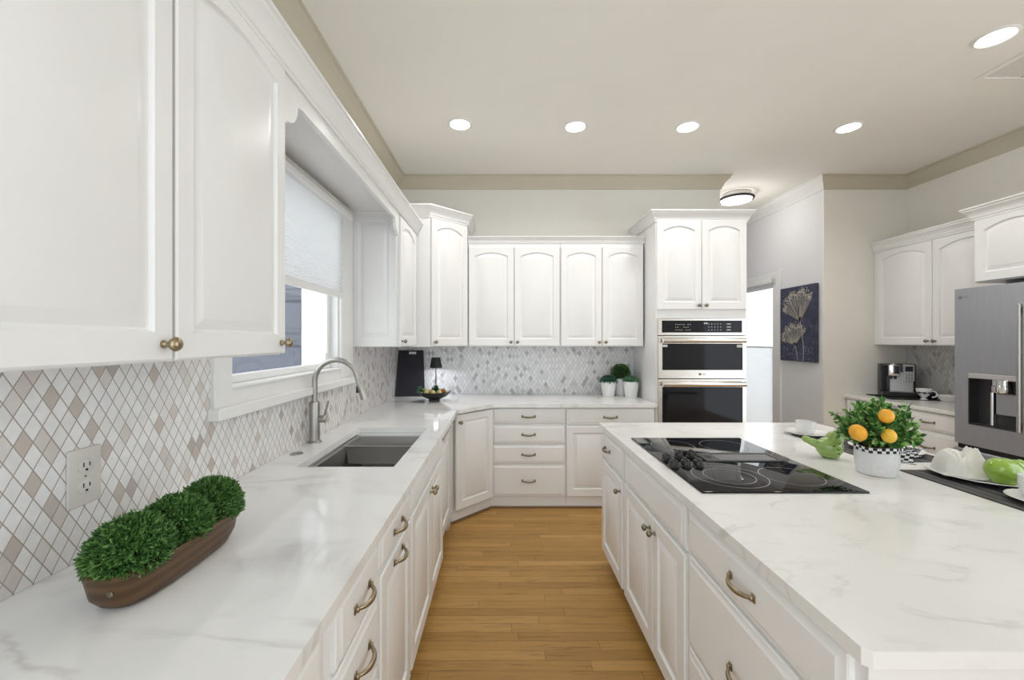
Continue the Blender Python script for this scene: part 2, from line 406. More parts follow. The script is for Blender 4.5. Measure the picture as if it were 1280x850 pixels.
def blob(name, ells, mat, parent=None, vox=.004, smooth_it=4):
    """smooth continuous body out of overlapping ellipsoids (centre, radii, euler)"""
    bm = bmesh.new()
    for c, r, e in ells:
        m = Matrix.Translation(c) @ Matrix.Rotation(e[2], 4, 'Z') @ Matrix.Rotation(e[1], 4, 'Y') @ Matrix.Rotation(e[0], 4, 'X') @ Matrix.Diagonal((*r, 1))
        bmesh.ops.create_icosphere(bm, subdivisions=3, radius=1, matrix=m)
    me = bpy.data.meshes.new(name); bm.to_mesh(me); bm.free()
    o = bpy.data.objects.new(name, me); COL.objects.link(o)
    md = o.modifiers.new('r', 'REMESH'); md.mode = 'VOXEL'; md.voxel_size = vox
    ms = o.modifiers.new('s', 'SMOOTH'); ms.iterations = smooth_it
    dg = bpy.context.evaluated_depsgraph_get(); ev = o.evaluated_get(dg)
    m2 = bpy.data.meshes.new_from_object(ev); o.modifiers.clear(); o.data = m2; bpy.data.meshes.remove(me)
    m2.name = name; m2.materials.clear(); m2.materials.append(mat); m2.polygons.foreach_set('use_smooth', [True]*len(m2.polygons))
    if parent: o.parent = parent
    return o
def text(name, s, size, mat, mtx, parent, ext=.0006):
    c = bpy.data.curves.new(name, 'FONT'); c.body = s; c.size = size; c.align_x = 'CENTER'; c.align_y = 'CENTER'; c.extrude = ext
    o = bpy.data.objects.new(name, c); COL.objects.link(o)
    dg = bpy.context.evaluated_depsgraph_get(); me = bpy.data.meshes.new_from_object(o.evaluated_get(dg))
    bpy.data.objects.remove(o); bpy.data.curves.remove(c)
    me.transform(mtx); me.materials.clear(); me.materials.append(mat)
    o = bpy.data.objects.new(name, me); COL.objects.link(o); o.parent = parent; return o
def leaves(name, pos, nrm, size, mat, parent=None, seed=0, aspect=.35, spread=.7, fold=.0, squash=None):
    """many small pointed leaves, one mesh"""
    rng = np.random.default_rng(seed); n = len(pos)
    d = nrm + rng.normal(0, spread, (n, 3)); d /= np.linalg.norm(d, axis=1)[:, None]
    r = rng.normal(0, 1, (n, 3)); s = np.cross(d, r); s /= np.linalg.norm(s, axis=1)[:, None]
    k = np.cross(s, d)
    ln = (size*rng.uniform(.7, 1.3, n))[:, None]; wd = ln*aspect*.5
    v = np.stack([pos, pos+d*ln*.45+s*wd+k*ln*.06, pos+d*ln-k*ln*.08, pos+d*ln*.45-s*wd+k*ln*.06], 1).reshape(-1, 3)
    f = np.arange(n*4).reshape(-1, 4)
    me = bpy.data.meshes.new(name); me.from_pydata(v.tolist(), [], f.tolist()); me.materials.append(mat)
    o = bpy.data.objects.new(name, me); COL.objects.link(o)
    if parent: o.parent = parent
    return o
def sphere_pts(n, r, seed, zmin=-1, jit=.08, sq=(1, 1, 1)):
    rng = np.random.default_rng(seed); v = rng.normal(0, 1, (n*3, 3)); v /= np.linalg.norm(v, axis=1)[:, None]
    v = v[v[:, 2] > zmin][:n]
    rr = r*(1-np.abs(rng.normal(0, jit, len(v))))[:, None]
    return v*rr*np.array(sq), v

# ------------------------------------------------------------------ the room shell
XL, YB, XR, ZC = -1.072, 4.27, 4.147, 3.15
YO = -1.6                                    # the room goes on openly behind the camera
struct('floor', B(XL-.15, XR+.15, YO, 7.2, -.06, 0), FLOOR)
struct('ceiling', B(XL-.15, XR+.15, YO, 7.2, ZC, ZC+.08), CEIL)
bm = bmesh.new(); WY0, WY1, WZ0, WZ1 = 1.615, 2.72, 1.285, 2.33
slab(bm, [(YO, 0), (YB+.12, 0), (YB+.12, ZC), (YO, ZC)], [[(WY0, WZ0), (WY1, WZ0), (WY1, WZ1), (WY0, WZ1)]], 0, .12,
     Matrix(((0, 0, -1, XL), (1, 0, 0, 0), (0, 1, 0, 0), (0, 0, 0, 1))))
struct('wall_left', bm, WALLB)
struct('wall_back', B(XL, 2.234, YB, YB+.12, 0, ZC), WALLB)
struct('wall_hall_left', B(2.214, 2.234, YB+.12, 7.1, 0, ZC), WALLH)
DY0, DY1, DZ1 = 5.05, 5.90, 2.19
bm = bmesh.new()
slab(bm, [(YB+.02, 0), (7.1, 0), (7.1, ZC), (YB+.02, ZC)], [[(DY0, .02), (DY1, .02), (DY1, DZ1), (DY0, DZ1)]], 0, .12,
     Matrix(((0, 0, 1, 3.30), (1, 0, 0, 0), (0, 1, 0, 0), (0, 0, 0, 1))))
struct('wall_hall_right', bm, WALLH)
struct('wall_rear_light_block', B(.95, XR+.12, YO, YO+.1, 0, ZC), WALLB)  # unseen wall piece added to hold fill light off the island end
struct('wall_hall_end', B(2.214, 3.42, 7.1, 7.2, 0, ZC), WALLH)
struct('wall_alcove_back', B(3.30, XR+.12, YB, YB+.02, 0, ZC), WALLA)
struct('wall_right', B(XR, XR+.12, 1.45, YB, 0, ZC), WALLA)
RCROWN = [(0, -.125), (.012, -.125), (.014, -.108), (.022, -.098), (.032, -.070), (.060, -.040), (.070, -.030), (.072, -.014), (.085, -.010), (.085, 0), (0, 0)]
PA, PB_ = [(XL, YO), (XL, YB), (2.234, YB), (2.234, 7.1)], [(3.30, 7.1), (3.30, YB), (XR, YB), (XR, 1.45)]
for k, (pth, sg, mt_) in enumerate(((PA, (0, 2), TAN), (PA, (2, 3), TRIMW), (PB_, (0, 1), TRIMW), (PB_, (1, 3), TAN))):  # hall crown runs are whiter: the daylight there is put into the colour
    bm = bmesh.new(); sweep(bm, pth, RCROWN, ZC, sg); struct('trim_%d' % (k+1), bm, mt_, 25)
bm = bmesh.new(); sweep(bm, [(3.30, 7.1), (3.30, DY1+.1)], [(0, 0), (.014, 0), (.014, .10), (.006, .12), (0, .12)])
sweep(bm, [(3.30, DY0-.16), (3.30, YB)], [(0, 0), (.014, 0), (.014, .10), (.006, .12), (0, .12)]); struct('baseboard_hall', bm, TRIMW)
# tiled backsplashes
bm = bmesh.new(); box(bm, XL, XL+.008, YO, YB, .925, 1.186); box(bm, XL, XL+.008, YO, 1.517, 1.186, 1.435); box(bm, XL, XL+.008, 2.90, YB, 1.186, 1.435)
struct('wall_tile_left', bm, TILE_L, 0)
struct('wall_tile_back', B(XL+.008, 1.345, YB-.008, YB, .925, 1.435), TILE_B, 0)
struct('wall_tile_right', B(XR-.008, XR, 3.13, YB, .925, 1.44), TILE_R, 0)

# window over the sink
win = bmesh.new()
box(win, XL-.12, XL+.002, WY0, WY0+.02, WZ0, WZ1); box(win, XL-.12, XL+.002, WY1-.02, WY1, WZ0, WZ1); box(win, XL-.12, XL+.002, WY0, WY1, WZ1-.02, WZ1); box(win, XL-.12, XL+.002, WY0, WY1, WZ0, WZ0+.015)
wo = struct('window_1', win, TRIMW)
bm = bmesh.new()
box(bm, XL, XL+.022, WY0-.098, WY0+.005, 1.226, 2.45, .003); box(bm, XL, XL+.022, WY1-.005, 2.93, 1.226, 2.36, .003)
fin('casing', bm, TRIMW, wo)
bm = bmesh.new(); box(bm, XL+.001, XL+.016, WY0, WY1, 1.22, 1.30, .003); box(bm, XL+.016, XL+.024, WY0+.0, WY1, 1.288, 1.30, .002); fin('inner_trim', bm, TRIMW, wo)
fin('sill', B(XL+.0, XL+.05, WY0-.112, 2.945, 1.183, 1.228, .004), TRIMW, wo)
bm = bmesh.new()
sx0, sx1 = XL-.085, XL-.045
for a in ((WY0+.02, WY0+.055, WZ0+.015, WZ1-.02), (WY1-.065, WY1-.02, WZ0+.015, WZ1-.02), (WY0+.055, WY1-.065, WZ0+.015, WZ0+.05), (WY0+.055, WY1-.065, WZ1-.06, WZ1-.02), (WY0+.055, WY1-.065, 1.785, 1.825)):
    box(bm, sx0, sx1, *a, .004)
fin('sash', bm, TRIMW, wo)
fin('pane', B(XL-.067, XL-.063, WY0+.05, WY1-.06, WZ0+.045, WZ1-.055), GLASS, wo, 0)
fin('handle', B(XL-.045, XL-.032, 2.60, 2.63, 1.36, 1.40, .003), TRIMW, wo)
# shade in the window
sh = root('cellular_blind', 'white cellular shade half lowered in the window above the sink', 'blind', (XL, WY0, 1.765))
bm = bmesh.new(); nple = 44; y0, y1 = .02, WY1-WY0-.005
z0, z1 = 0.02, 2.285-1.765
v = []
for i in range(nple*2+1):
    xx = .024 + (.008 if i % 2 else 0); z = z0+(z1-z0)*i/(nple*2)
    v.append((bm.verts.new((xx, y0, z)), bm.verts.new((xx, y1, z))))
for a, b in zip(v, v[1:]): bm.faces.new((a[0], a[1], b[1], b[0]))
fin('pleated_fabric', bm, SHADE, sh, 0)
fin('bottom_rail', B(.016, .040, y0, y1, -.015, .022, .004), TRIMW, sh)
hr = fin('headrail', B(.010, .062, y0-.02, y1+.1, 2.285-1.765, 2.345-1.765, .005), TRIMW, sh)
bm = bmesh.new(); box(bm, .062, .066, y0-.02, y1+.1, .555, .575, .001)
for i in range(40): box(bm, .064, .068, y0+i*.028, y0+i*.028+.014, .560, .570, .001)
fin('beaded_valance', bm, PLASW, hr)
# outside the window
bm = bmesh.new()
box(bm, -5.2, -1.86, 3.95, 4.05, 0, 4)
for i in range(5):
    z = .65+i*.42
    for x in (-5.1, -4.0, -2.9):
        box(bm, x+.05, x+1.0, 3.935, 3.95, z+.05, z+.35, .01)
for z in (1.02, 1.44, 1.56, 1.86): box(bm, -5.2, -1.86, 3.925, 3.95, z, z+.02)
struct('wall_outside', bm, SIDING)
struct('trim_outside', B(-1.86, -1.25, 3.85, 4.05, 0, 4), OUTW)

# hall door with bright glass
dr = struct('door_1', B(3.33, 3.37, DY0+.005, DY0+.06, .02, DZ1-.005), TRIMW)
bm = bmesh.new(); box(bm, 3.33, 3.37, DY1-.06, DY1-.005, .02, DZ1-.005); box(bm, 3.33, 3.37, DY0+.06, DY1-.06, .02, .25); box(bm, 3.33, 3.37, DY0+.06, DY1-.06, DZ1-.07, DZ1-.005)
fin('rails', bm, TRIMW, dr)
fin('pane', B(3.348, 3.352, DY0+.055, DY1-.055, .24, DZ1-.06), GLASS, dr, 0)
bm = bmesh.new(); box(bm, 3.282, 3.302, DY0-.135, DY0+.004, 0, DZ1+.105, .004); box(bm, 3.282, 3.302, DY1-.004, DY1+.1, 0, DZ1+.105, .004); box(bm, 3.282, 3.302, DY0, DY1, DZ1-.004, DZ1+.105, .004); box(bm, 3.272, 3.302, DY0-.145, DY0-.11, 0, DZ1+.115, .004)
fin('casing', bm, TRIMW, dr)
s2 = root('cellular_blind', 'white shade covering the lower half of the bright hall door', 'blind', (3.315, DY0, .25))
bm = bmesh.new(); v = []
for i in range(81):
    xx = (.0015 if i % 2 else 0); z = 1.13*i/80
    v.append((bm.verts.new((xx, .05, z)), bm.verts.new((xx, DY1-DY0-.05, z))))
for a, b in zip(v, v[1:]): bm.faces.new((a[0], a[1], b[1], b[0]))
fin('pleated_fabric', bm, SHADE2, s2, 0)
fin('top_rail', B(-.008, .012, .05, DY1-DY0-.05, 1.13, 1.15, .003), TRIMW, s2)
s3 = root('blind_headrail', 'white blind headrail across the top of the hall door', 'blind', (3.262, DY0-.02, 2.17))
fin('rail', B(0, .02, 0, DY1-DY0+.02, 0, .05, .004), TRIMW, s3)
bm = bmesh.new()
for i in range(4): box(bm, .004, .018, .02, DY1-DY0, -.012-.01*i, -.006-.01*i)
fin('slat_stack', bm, OUTW, s3)
fin('end_bracket', B(-.006, .02, -.03, 0, -.01, .055, .003), SILV, s3)

# ------------------------------------------------------------------ counters
ZT, ZU = .924, .892
SK = (-.905, -.476, 1.824, 2.64)
bm = bmesh.new()
slab(bm, [(XL, -.45), (-.358, -.45), (-.358, 3.304), (-.072, 3.62), (1.344, 3.62), (1.344, YB), (XL, YB)],
     [[(SK[0], SK[2]), (SK[1], SK[2]), (SK[1], SK[3]), (SK[0], SK[3])]], ZU, ZT)
tag(fin('countertop', bm, QUARTZ, None, 20), 'long white veined L-shaped countertop holding the sink and running along both walls', 'countertop')
IX0, IX1, IY0, IY1 = .650, 2.10, .742, 2.80
bm = bmesh.new()
slab(bm, [(IX0, IY0+.012), (IX0+.012, IY0), (IX1-.012, IY0), (IX1, IY0+.012), (IX1, IY1), (IX0, IY1)], [], ZU, ZT)
tag(fin('island_countertop', bm, QUARTZ2, None, 20), 'white stone slab top of the kitchen island under the cooktop', 'countertop')
tag(fin('coffee_counter', B(3.498, XR, 3.125, YB, ZU, ZT, .003), QUARTZ2), 'short white countertop beside the fridge under the coffee machine', 'countertop')

# ------------------------------------------------------------------ left base cabinets (facing +X)
R90 = PI/2
XF = -.392
def base_left(label, y0, y1, low=False, name='base_cabinet'):
    c = root(name, label, 'cabinet', (XF, y0, 0), R90)
    w_ = y1-y0; d_ = XF-XL-.002
    bm = bmesh.new()
    if low:
        box(bm, 0, w_, .0, d_, .10, .64); box(bm, 0, w_, .0, .02, .64, ZU)
        box(bm, 0, .018, .02, d_, .64, ZU); box(bm, w_-.018, w_, .02, d_, .64, ZU)
    else: box(bm, 0, w_, 0, d_, .10, ZU)
    fin('body', bm, CARC, c, 20)
    fin('toe_kick', B(0, w_, .06, d_, 0, .10), CARC, c, 20)
    return c, w_
c, w_ = base_left('white base cabinet at the front left below the wooden planter', .34, .905)
drawer(c, .02, w_-.035, .752, .878, False); door(c, .02, w_-.035, .115, .742)
c, w_ = base_left('white left-run base cabinet with stacked drawers and brass pulls', .907, 1.268)
drawer(c, .04, w_-.006, .722, .878); drawer(c, .04, w_-.006, .50, .712, pz=.63); drawer(c, .04, w_-.006, .115, .49)
c, w_ = base_left('white left-run pull-out cabinet with a short drawer over a tall front', 1.27, 1.70)
drawer(c, .008, w_-.012, .762, .878)
d = door(c, .008, w_-.012, .115, .750); pull(d, w_/2, .715)
c, w_ = base_left('white sink base cabinet with two knobbed doors below the steel sink', 1.702, 2.62, True)
drawer(c, .015, w_-.012, .762, .878, False)
door(c, .015, .463, .115, .750, kn='r', knz=.70); door(c, .468, w_-.012, .115, .750, kn='l', knz=.70)
# dishwasher
c = root('dishwasher', 'white panelled dishwasher with a grey top strip between sink base and corner', 'dishwasher', (XF-.034, 2.63, 0), R90)
fin('tub', B(0, .60, 0, .60, .10, ZU-.004), CARC, c)
fin('door', panel_door(.006, .594, .13, .800), WHITE, c, 20)
fin('control_strip', B(.006, .594, -.022, 0, .806, .880, .004), STEEL, c)
fin('handle', B(.15, .45, -.032, -.022, .80, .83, .004), STEEL, c)
fin('toe_panel', B(0, .60, .05, .60, 0, .10), DARKST, c)
# filler + corner base
PL, PR = Vector((-.385, 3.350)), Vector((-.092, 3.645))
c = root('corner_base_cabinet', 'white diagonal corner base cabinet with a single tall knobbed door', 'cabinet', (PL.x, PL.y, 0), PI/4)
Wd = (PR-PL).length
inv = (Matrix.Translation((PL.x, PL.y, 0)) @ Matrix.Rotation(PI/4, 4, 'Z')).inverted()
bm = bmesh.new()
slab(bm, [(XL+.002, 3.235), (-.40, 3.235), (-.40, 3.366), (-.105, 3.661), (-.105, YB-.002), (XL+.002, YB-.002)], [], .10, ZU, inv); fin('body', bm, CARC, c, 20)
bm = bmesh.new()
slab(bm, [(XL+.002, 3.235), (-.42, 3.235), (-.42, 3.366), (-.398, 3.366), (-.105, 3.668), (-.105, YB-.002), (XL+.002, YB-.002)], [], 0, .10, inv); fin('toe_kick', bm, CARC, c, 20)
door(c, .005, Wd-.005, .108, .878, kn='l', knz=.815, kmat=METAL_SHADED)

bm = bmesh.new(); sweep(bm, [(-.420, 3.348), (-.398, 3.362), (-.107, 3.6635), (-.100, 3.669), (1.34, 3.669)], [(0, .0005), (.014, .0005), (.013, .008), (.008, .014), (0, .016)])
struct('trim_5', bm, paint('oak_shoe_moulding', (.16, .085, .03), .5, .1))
# back base cabinets (facing -Y)
YF = 3.665
def base_back(label, x0, x1):
    c = root('base_cabinet', label, 'cabinet', (x0, YF, 0), 0); w_ = x1-x0
    fin('body', B(0, w_, 0, YB-YF-.002, .10, ZU), CARC, c, 20); fin('toe_kick', B(0, w_, .006, YB-YF-.002, 0, .10), CARC, c, 20)
    return c, w_
c, w_ = base_back('white back-wall drawer cabinet with four stacked drawers beside the diagonal corner', -.103, .556)
for a, b in ((.745, .876), (.570, .735), (.395, .560), (.108, .385)): drawer(c, .012, w_-.006, a, b, kmat=METAL_SHADED)
c, w_ = base_back('white back-wall base cabinet with one wide drawer next to the oven tower', .558, 1.342)
drawer(c, .006, w_-.012, .735, .876, kmat=METAL_SHADED); door(c, .006, w_/2-.003, .108, .722, kmat=METAL_SHADED); door(c, w_/2+.003, w_-.012, .108, .722, kmat=METAL_SHADED)

# ------------------------------------------------------------------ island base (facing -X, local x runs to -Y)
IFX = .682
def base_isl(label, y1, y0):
    c = root('island_cabinet', label, 'cabinet', (IFX, y1, 0), -R90); w_ = y1-y0
    fin('body', B(0, w_, 0, .60, .09, ZU), CARC, c, 20); fin('toe_kick', B(.02 if y1 > 2.7 else 0, w_, .075, .60, 0, .09), CARC, c, 20)
    return c, w_
c, w_ = base_isl('white island cabinet at the far end with one small drawer over a single door', 2.775, 2.28)
drawer(c, .006, w_-.03, .708, .872, px=.16, kmat=METAL_SHADED); door(c, .006, w_-.03, .095, .692, kn='r', knz=.63, kmat=METAL_SHADED)
c, w_ = base_isl('white island cabinet with a pair of doors below the black cooktop', 2.278, 1.508)
drawer(c, .012, w_-.012, .712, .872, False)
door(c, .012, .440, .095, .698, kn='r', knz=.64, kmat=METAL_SHADED); door(c, .444, w_-.006, .095, .698, kn='l', knz=.64, kmat=METAL_SHADED)
c, w_ = base_isl('white island drawer cabinet nearest the camera with wide drawers and brass pulls', 1.506, .775)
drawer(c, .012, w_-.03, .726, .874); drawer(c, .012, w_-.03, .395, .712, pz=.535); drawer(c, .012, w_-.03, .10, .383)
t = root('island_back_cabinet', 'white back and end of the kitchen island base under the overhanging top', 'cabinet', (IX0+.64, .775, 0))
bm = bmesh.new(); box(bm, 0, .50, 0, 2.0, .0, ZU); fin('back_box', bm, CARC, t, 20)

# ------------------------------------------------------------------ upper cabinets, left wall
ZB, ZTOP = 1.432, 2.392
XU = -.742
def upper_left(label, y0, y1):
    c = root('upper_cabinet', label, 'cabinet', (XU, y0, ZB), R90); w_ = y1-y0
    fin('body', B(0, w_, 0, XU-XL-.002, 0, ZTOP-ZB), WHITE, c, 20); return c, w_
c, w_ = upper_left('large white wall cabinet at the left edge nearest the camera', .455, .917)
door(c, .004, w_-.003, .004, .952, .030, 'r', top=.048, stile=.050, bot=.060)
c, w_ = upper_left('white wall cabinet with an arched door just left of the window', .919, 1.388)
door(c, .004, w_-.002, .004, .952, .030, 'r', top=.048, stile=.050, bot=.060)
c, w_ = upper_left('narrow white wall cabinet between the window and the tall corner cabinet', 2.95, 3.528)
door(c, .012, w_-.03, .004, .935, .05, 'l', top=.04, kmat=METAL_SHADED)
# raised end panel facing the window (faces -Y)
bm = panel_door(.0, .32, .0, .945, stile=.055, t=.014)
bmesh.ops.transform(bm, matrix=Matrix(((0, 1, 0, 0), (-1, 0, 0, .326), (0, 0, 1, 0), (0, 0, 0, 1))), verts=bm.verts)
fin('end_panel', bm, WHITE, c, 20)
# valance across the window
bm = bmesh.new()
y0, y1 = 1.390, 2.934
pts = [(y0, 2.215), (y0+.022, 2.215)]
for i in range(9):
    a = PI/2*i/8; pts.append((y0+.022+.075*math.sin(a)*1.0, 2.225+.085*(1-math.cos(a))+.0))
pts += [(y0+.13, 2.318)]
right = [(y0+y1-p[0], p[1]) for p in pts][::-1]
out = pts + right + [(y1, ZTOP), (y0, ZTOP)]
slab(bm, out, [], 0, .02, Matrix(((0, 0, 1, -.750), (1, 0, 0, 0), (0, 1, 0, 0), (0, 0, 0, 1))))
v = fin('window_valance', bm, WHITE, None, 25); tag(v, 'white valance board with curved ends bridging the cabinets above the window', 'valance')
fin('soffit', B(XL+.001, -.752, y0, y1, 2.375, 2.392), WHITE, v)
bm = bmesh.new(); sweep(bm, [(-.730, .455), (-.730, 3.545)], CROWN, 2.376)
# return at far end
tag(fin('crown_molding', bm, WHITE, None, 25), 'long white crown moulding along the tops of the left wall cabinets', 'moulding')
# corner upper
c = root('corner_cabinet', 'tall white diagonal corner wall cabinet above the slate board', 'cabinet', (-.62, 3.545, ZB-.01), PI/4)
inv = (Matrix.Translation((-.62, 3.545, 0)) @ Matrix.Rotation(PI/4, 4, 'Z')).inverted()
CPOLY = [(XL+.002, 3.55), (-.63, 3.55), (-.615, 3.556), (-.332, 3.840), (-.326, 3.855), (-.326, YB-.002), (XL+.002, YB-.002)]
bm = bmesh.new(); slab(bm, CPOLY, [], 0, 1.13, inv); fin('body', bm, WHITE, c, 20)
Wd = .415
door(c, .010, Wd-.010, .006, 1.098, .045, 'l', kmat=METAL_SHADED, top=.05)
bm = bmesh.new(); sweep(bm, [(XL+.002, 3.55), (-.622, 3.55), (-.326, 3.847), (-.326, YB-.002)], CROWN, 1.112); bmesh.ops.transform(bm, matrix=inv, verts=bm.verts)
fin('crown', bm, WHITE, c, 25)
# back uppers
YU = 3.940
def upper_back(label, x0, x1):
    c = root('upper_cabinet', label, 'cabinet', (x0, YU, ZB-.014), 0); w_ = x1-x0
    fin('body', B(0, w_, 0, YB-YU-.002, 0, .985), WHITE, c, 20)
    m = w_/2
    door(c, .006, m-.003, .008, .938, .034, 'r', kmat=METAL_SHADED, top=.05); door(c, m+.003, w_-.006, .008, .938, .034, 'l', kmat=METAL_SHADED, top=.05)
    return c
upper_back('white two-door wall cabinet on the back wall beside the tall corner cabinet', -.322, .545)
upper_back('white two-door wall cabinet on the back wall beside the oven tower', .548, 1.334)
bm = bmesh.new(); sweep(bm, [(-.325, YU), (1.344, YU)], CROWNS, 2.396)
tag(fin('crown_molding', bm, WHITE, None, 25), 'thin white crown moulding along the tops of the back wall cabinets', 'moulding')

# oven tower
TX0, TX1 = 1.347, 2.150
c = root('oven_tower', 'tall white oven tower cabinet with two arched doors above the ovens', 'cabinet', (TX0, YF, 0))
w_ = TX1-TX0; dp = YB-YF-.002
bm = bmesh.new()
box(bm, 0, w_, 0, dp, 1.672, 2.535); box(bm, 0, w_, 0, dp, .1, .46); box(bm, 0, .018, 0, dp, .46, 1.672); box(bm, w_-.018, w_, 0, dp, .46, 1.672); box(bm, .018, w_-.018, dp-.01, dp, .46, 1.672)
box(bm, 0, w_, .05, dp, 0, .1)
fin('body', bm, WHITE, c, 20)
door(c, .008, w_/2-.003, 1.748, 2.532, .04, 'r', kmat=METAL_SHADED, top=.05); door(c, w_/2+.003, w_-.008, 1.748, 2.532, .04, 'l', kmat=METAL_SHADED, top=.05)
drawer(c, .008, w_-.008, .12, .44, kmat=METAL_SHADED)
bm = bmesh.new(); sweep(bm, [(0, dp), (0, 0), (w_, 0), (w_, dp)], CROWN, 2.520); fin('crown', bm, WHITE, c, 25)
# double oven
o = root('double_oven', 'stainless double wall oven with black glass doors in the tall cabinet', 'oven', (TX0+.020, YF, .465))
ow = w_-.040
fin('oven_body', B(.01, ow-.01, .004, .5, .003, 1.19), DARKST, o)
bm = bmesh.new(); slab(bm, [(-.002, 1.058), (ow+.002, 1.058), (ow+.002, 1.202), (-.002, 1.202)], [[(.030, 1.080), (ow-.030, 1.080), (ow-.030, 1.186), (.030, 1.186)]], .0, .020, XZ); fin('control_frame', bm, STEELH, o, 20)
bm = B(.030, ow-.030, -.018, 0, 1.080, 1.186); rr = random.Random(3)
for i in range(8):
    for j in range(3):
        if rr.random() < .75: box(bm, .15+i*.018, .156+i*.018, -.0187, -.018, 1.10+j*.024, 1.105+j*.024)
for i in range(5):
    for j in range(3): box(bm, .44+i*.026, .446+i*.026, -.0187, -.018, 1.10+j*.026, 1.106+j*.026)
for j in range(3): box(bm, .60, .635, -.0187, -.018, 1.10+j*.026, 1.107+j*.026)
box(bm, .40, .412, -.0187, -.018, 1.155, 1.168); box(bm, .418, .43, -.0187, -.018, 1.155, 1.168)
bm.faces.ensure_lookup_table()
for f_ in bm.faces[6:]: f_.material_index = 1
cp = fin('control_panel', bm, OVENG, o); cp.data.materials.append(LABEL)
def oven_door(z0, z1, hz, botrail, st):
    bm = bmesh.new(); gt = hz-.028
    slab(bm, [(-.002, z0), (ow+.002, z0), (ow+.002, z1), (-.002, z1)], [[(.030, z0+botrail), (ow-.030, z0+botrail), (ow-.030, gt), (.030, gt)]], .0, .030, XZ)
    d = fin('oven_door', bm, STEELH, o, 20)
    fin('window', B(.030, ow-.030, -.027, -.004, z0+botrail, gt), OVENG, d)
    bm = bmesh.new()
    tube(bm, [(.022+(ow-.044)*i/12, -.068-.010*math.sin(PI*i/12), hz) for i in range(13)], .016, 14, flat=1.35)
    for s in (.05, ow-.05): box(bm, s-.014, s+.014, -.066, -.030, hz-.012, hz+.012, .003)
    fin('handle', bm, STEELH, d, 40)
    if st:
        fin('sticker', B(.032, .076, -.0285, -.027, gt-.030, gt-.010), LABEL, d); fin('sticker', B(ow-.080, ow-.032, -.0285, -.027, gt-.034, gt-.010), LABEL, d)
        bm = bmesh.new(); lathe(bm, [(.011, 0), (.011, .001)], 20, Matrix.Translation((ow/2-.022, -.030, z0+.036)) @ RX); fin('logo_disc', bm, GREYM, d)
        text('logo_letters', 'LG', .026, GREYM, Matrix.Translation((ow/2+.012, -.0305, z0+.036)) @ RX, d)
    return d
oven_door(.680, 1.050, 1.012, .072, True)
oven_door(.010, .672, .632, .06, False)

# ------------------------------------------------------------------ right side
c = root('upper_cabinet', 'white two-door wall cabinet above the coffee machine', 'cabinet', (3.815, 4.225, ZB-.002), -R90)
fin('body', B(-.042, 1.09, 0, XR-3.815-.002, 0, .95), WHITE, c, 20)
door(c, .004, .545, .006, .935, .05, 'r', kmat=METAL_SHADED, top=.045); door(c, .551, 1.086, .006, .935, .05, 'l', kmat=METAL_SHADED, top=.045)
bm = bmesh.new(); sweep(bm, [(-.042, 0), (1.025, 0)], CROWN, .945); fin('crown', bm, WHITE, c, 25)
c = root('upper_cabinet', 'deep white cabinet mounted above the grey fridge', 'cabinet', (3.545, 3.125, 1.905), -R90)
fin('body', B(0, .98, 0, XR-3.545-.002, 0, .54), WHITE, c, 20)
door(c, .02, .485, .006, .465, .045, 'r', kmat=METAL_SHADED, top=.04); door(c, .49, .96, .006, .465, .045, 'l', kmat=METAL_SHADED, top=.04)
bm = bmesh.new(); sweep(bm, [(0, XR-3.545-.002), (0, 0), (.98, 0)], CROWN, .47); fin('crown', bm, WHITE, c, 25)
def base_r(label, y1, y0):
    c = root('base_cabinet', label, 'cabinet', (3.53, y1, 0), -R90); w_ = y1-y0
    fin('body', B(0, w_, 0, XR-3.53-.002, .10, ZU), CARC, c, 20); fin('toe_kick', B(0, w_, .05, XR-3.53-.002, 0, .10), CARC, c, 20)
    drawer(c, .008, w_-.008, .735, .878, kmat=METAL_SHADED); drawer(c, .008, w_-.008, .42, .725, kmat=METAL_SHADED, pz=.6); drawer(c, .008, w_-.008, .11, .41, kmat=METAL_SHADED)
base_r('white drawer cabinet in the right alcove corner behind the citrus plant', 4.26, 3.742)
base_r('white drawer cabinet in the right alcove directly beside the fridge', 3.74, 3.128)

# fridge
f = root('fridge', 'large grey stainless french-door fridge with a water dispenser', 'fridge', (3.42, 3.105, 0), -R90)
fin('cabinet_body', B(.005, .905, .0, .70, .03, 1.84), DARKST, f)
bm = bmesh.new(); slab(bm, [(0, .725), (.450, .725), (.450, 1.855), (0, 1.855)], [[(.105, .875), (.398, .875), (.398, 1.240), (.105, 1.240)]], .0, .062, XZ)
bmesh.ops.bevel(bm, geom=[e for e in bm.edges if all(v.co.y < -.06 for v in e.verts) and (all(abs(v.co.x) < .001 for v in e.verts) or all(abs(v.co.x-.45) < .001 for v in e.verts))], offset=.018, segments=4, affect='EDGES')
ld = fin('door', bm, FRIDGE, f, 25)
fin('dispenser_recess', B(.105, .398, .001, .006, .875, 1.240), DARKST, ld)
bm = bmesh.new(); box(bm, .105, .112, -.06, .001, .875, 1.205); box(bm, .391, .398, -.06, .001, .875, 1.205); box(bm, .112, .391, -.06, .001, .875, .885)
fin('dispenser_lining', bm, DARKST, ld)
fin('dispenser_band', B(.105, .398, -.066, .001, 1.205, 1.242, .004), CHROME, ld)
bm = bmesh.new(); lathe(bm, [(.058, 1.120), (.060, 1.128), (.060, 1.165), (.056, 1.168), (.056, 1.205)], 24, Matrix.Translation((.275, -.010, 0))); fin('dispenser_nozzle', bm, CHROME, ld, 40)
fin('dispenser_paddle', B(.235, .365, -.020, -.004, .965, 1.115, .006), FRIDGE, ld)
fin('dispenser_chute', B(.212, .228, -.030, .0, .885, 1.12, .004), CHROME, ld)
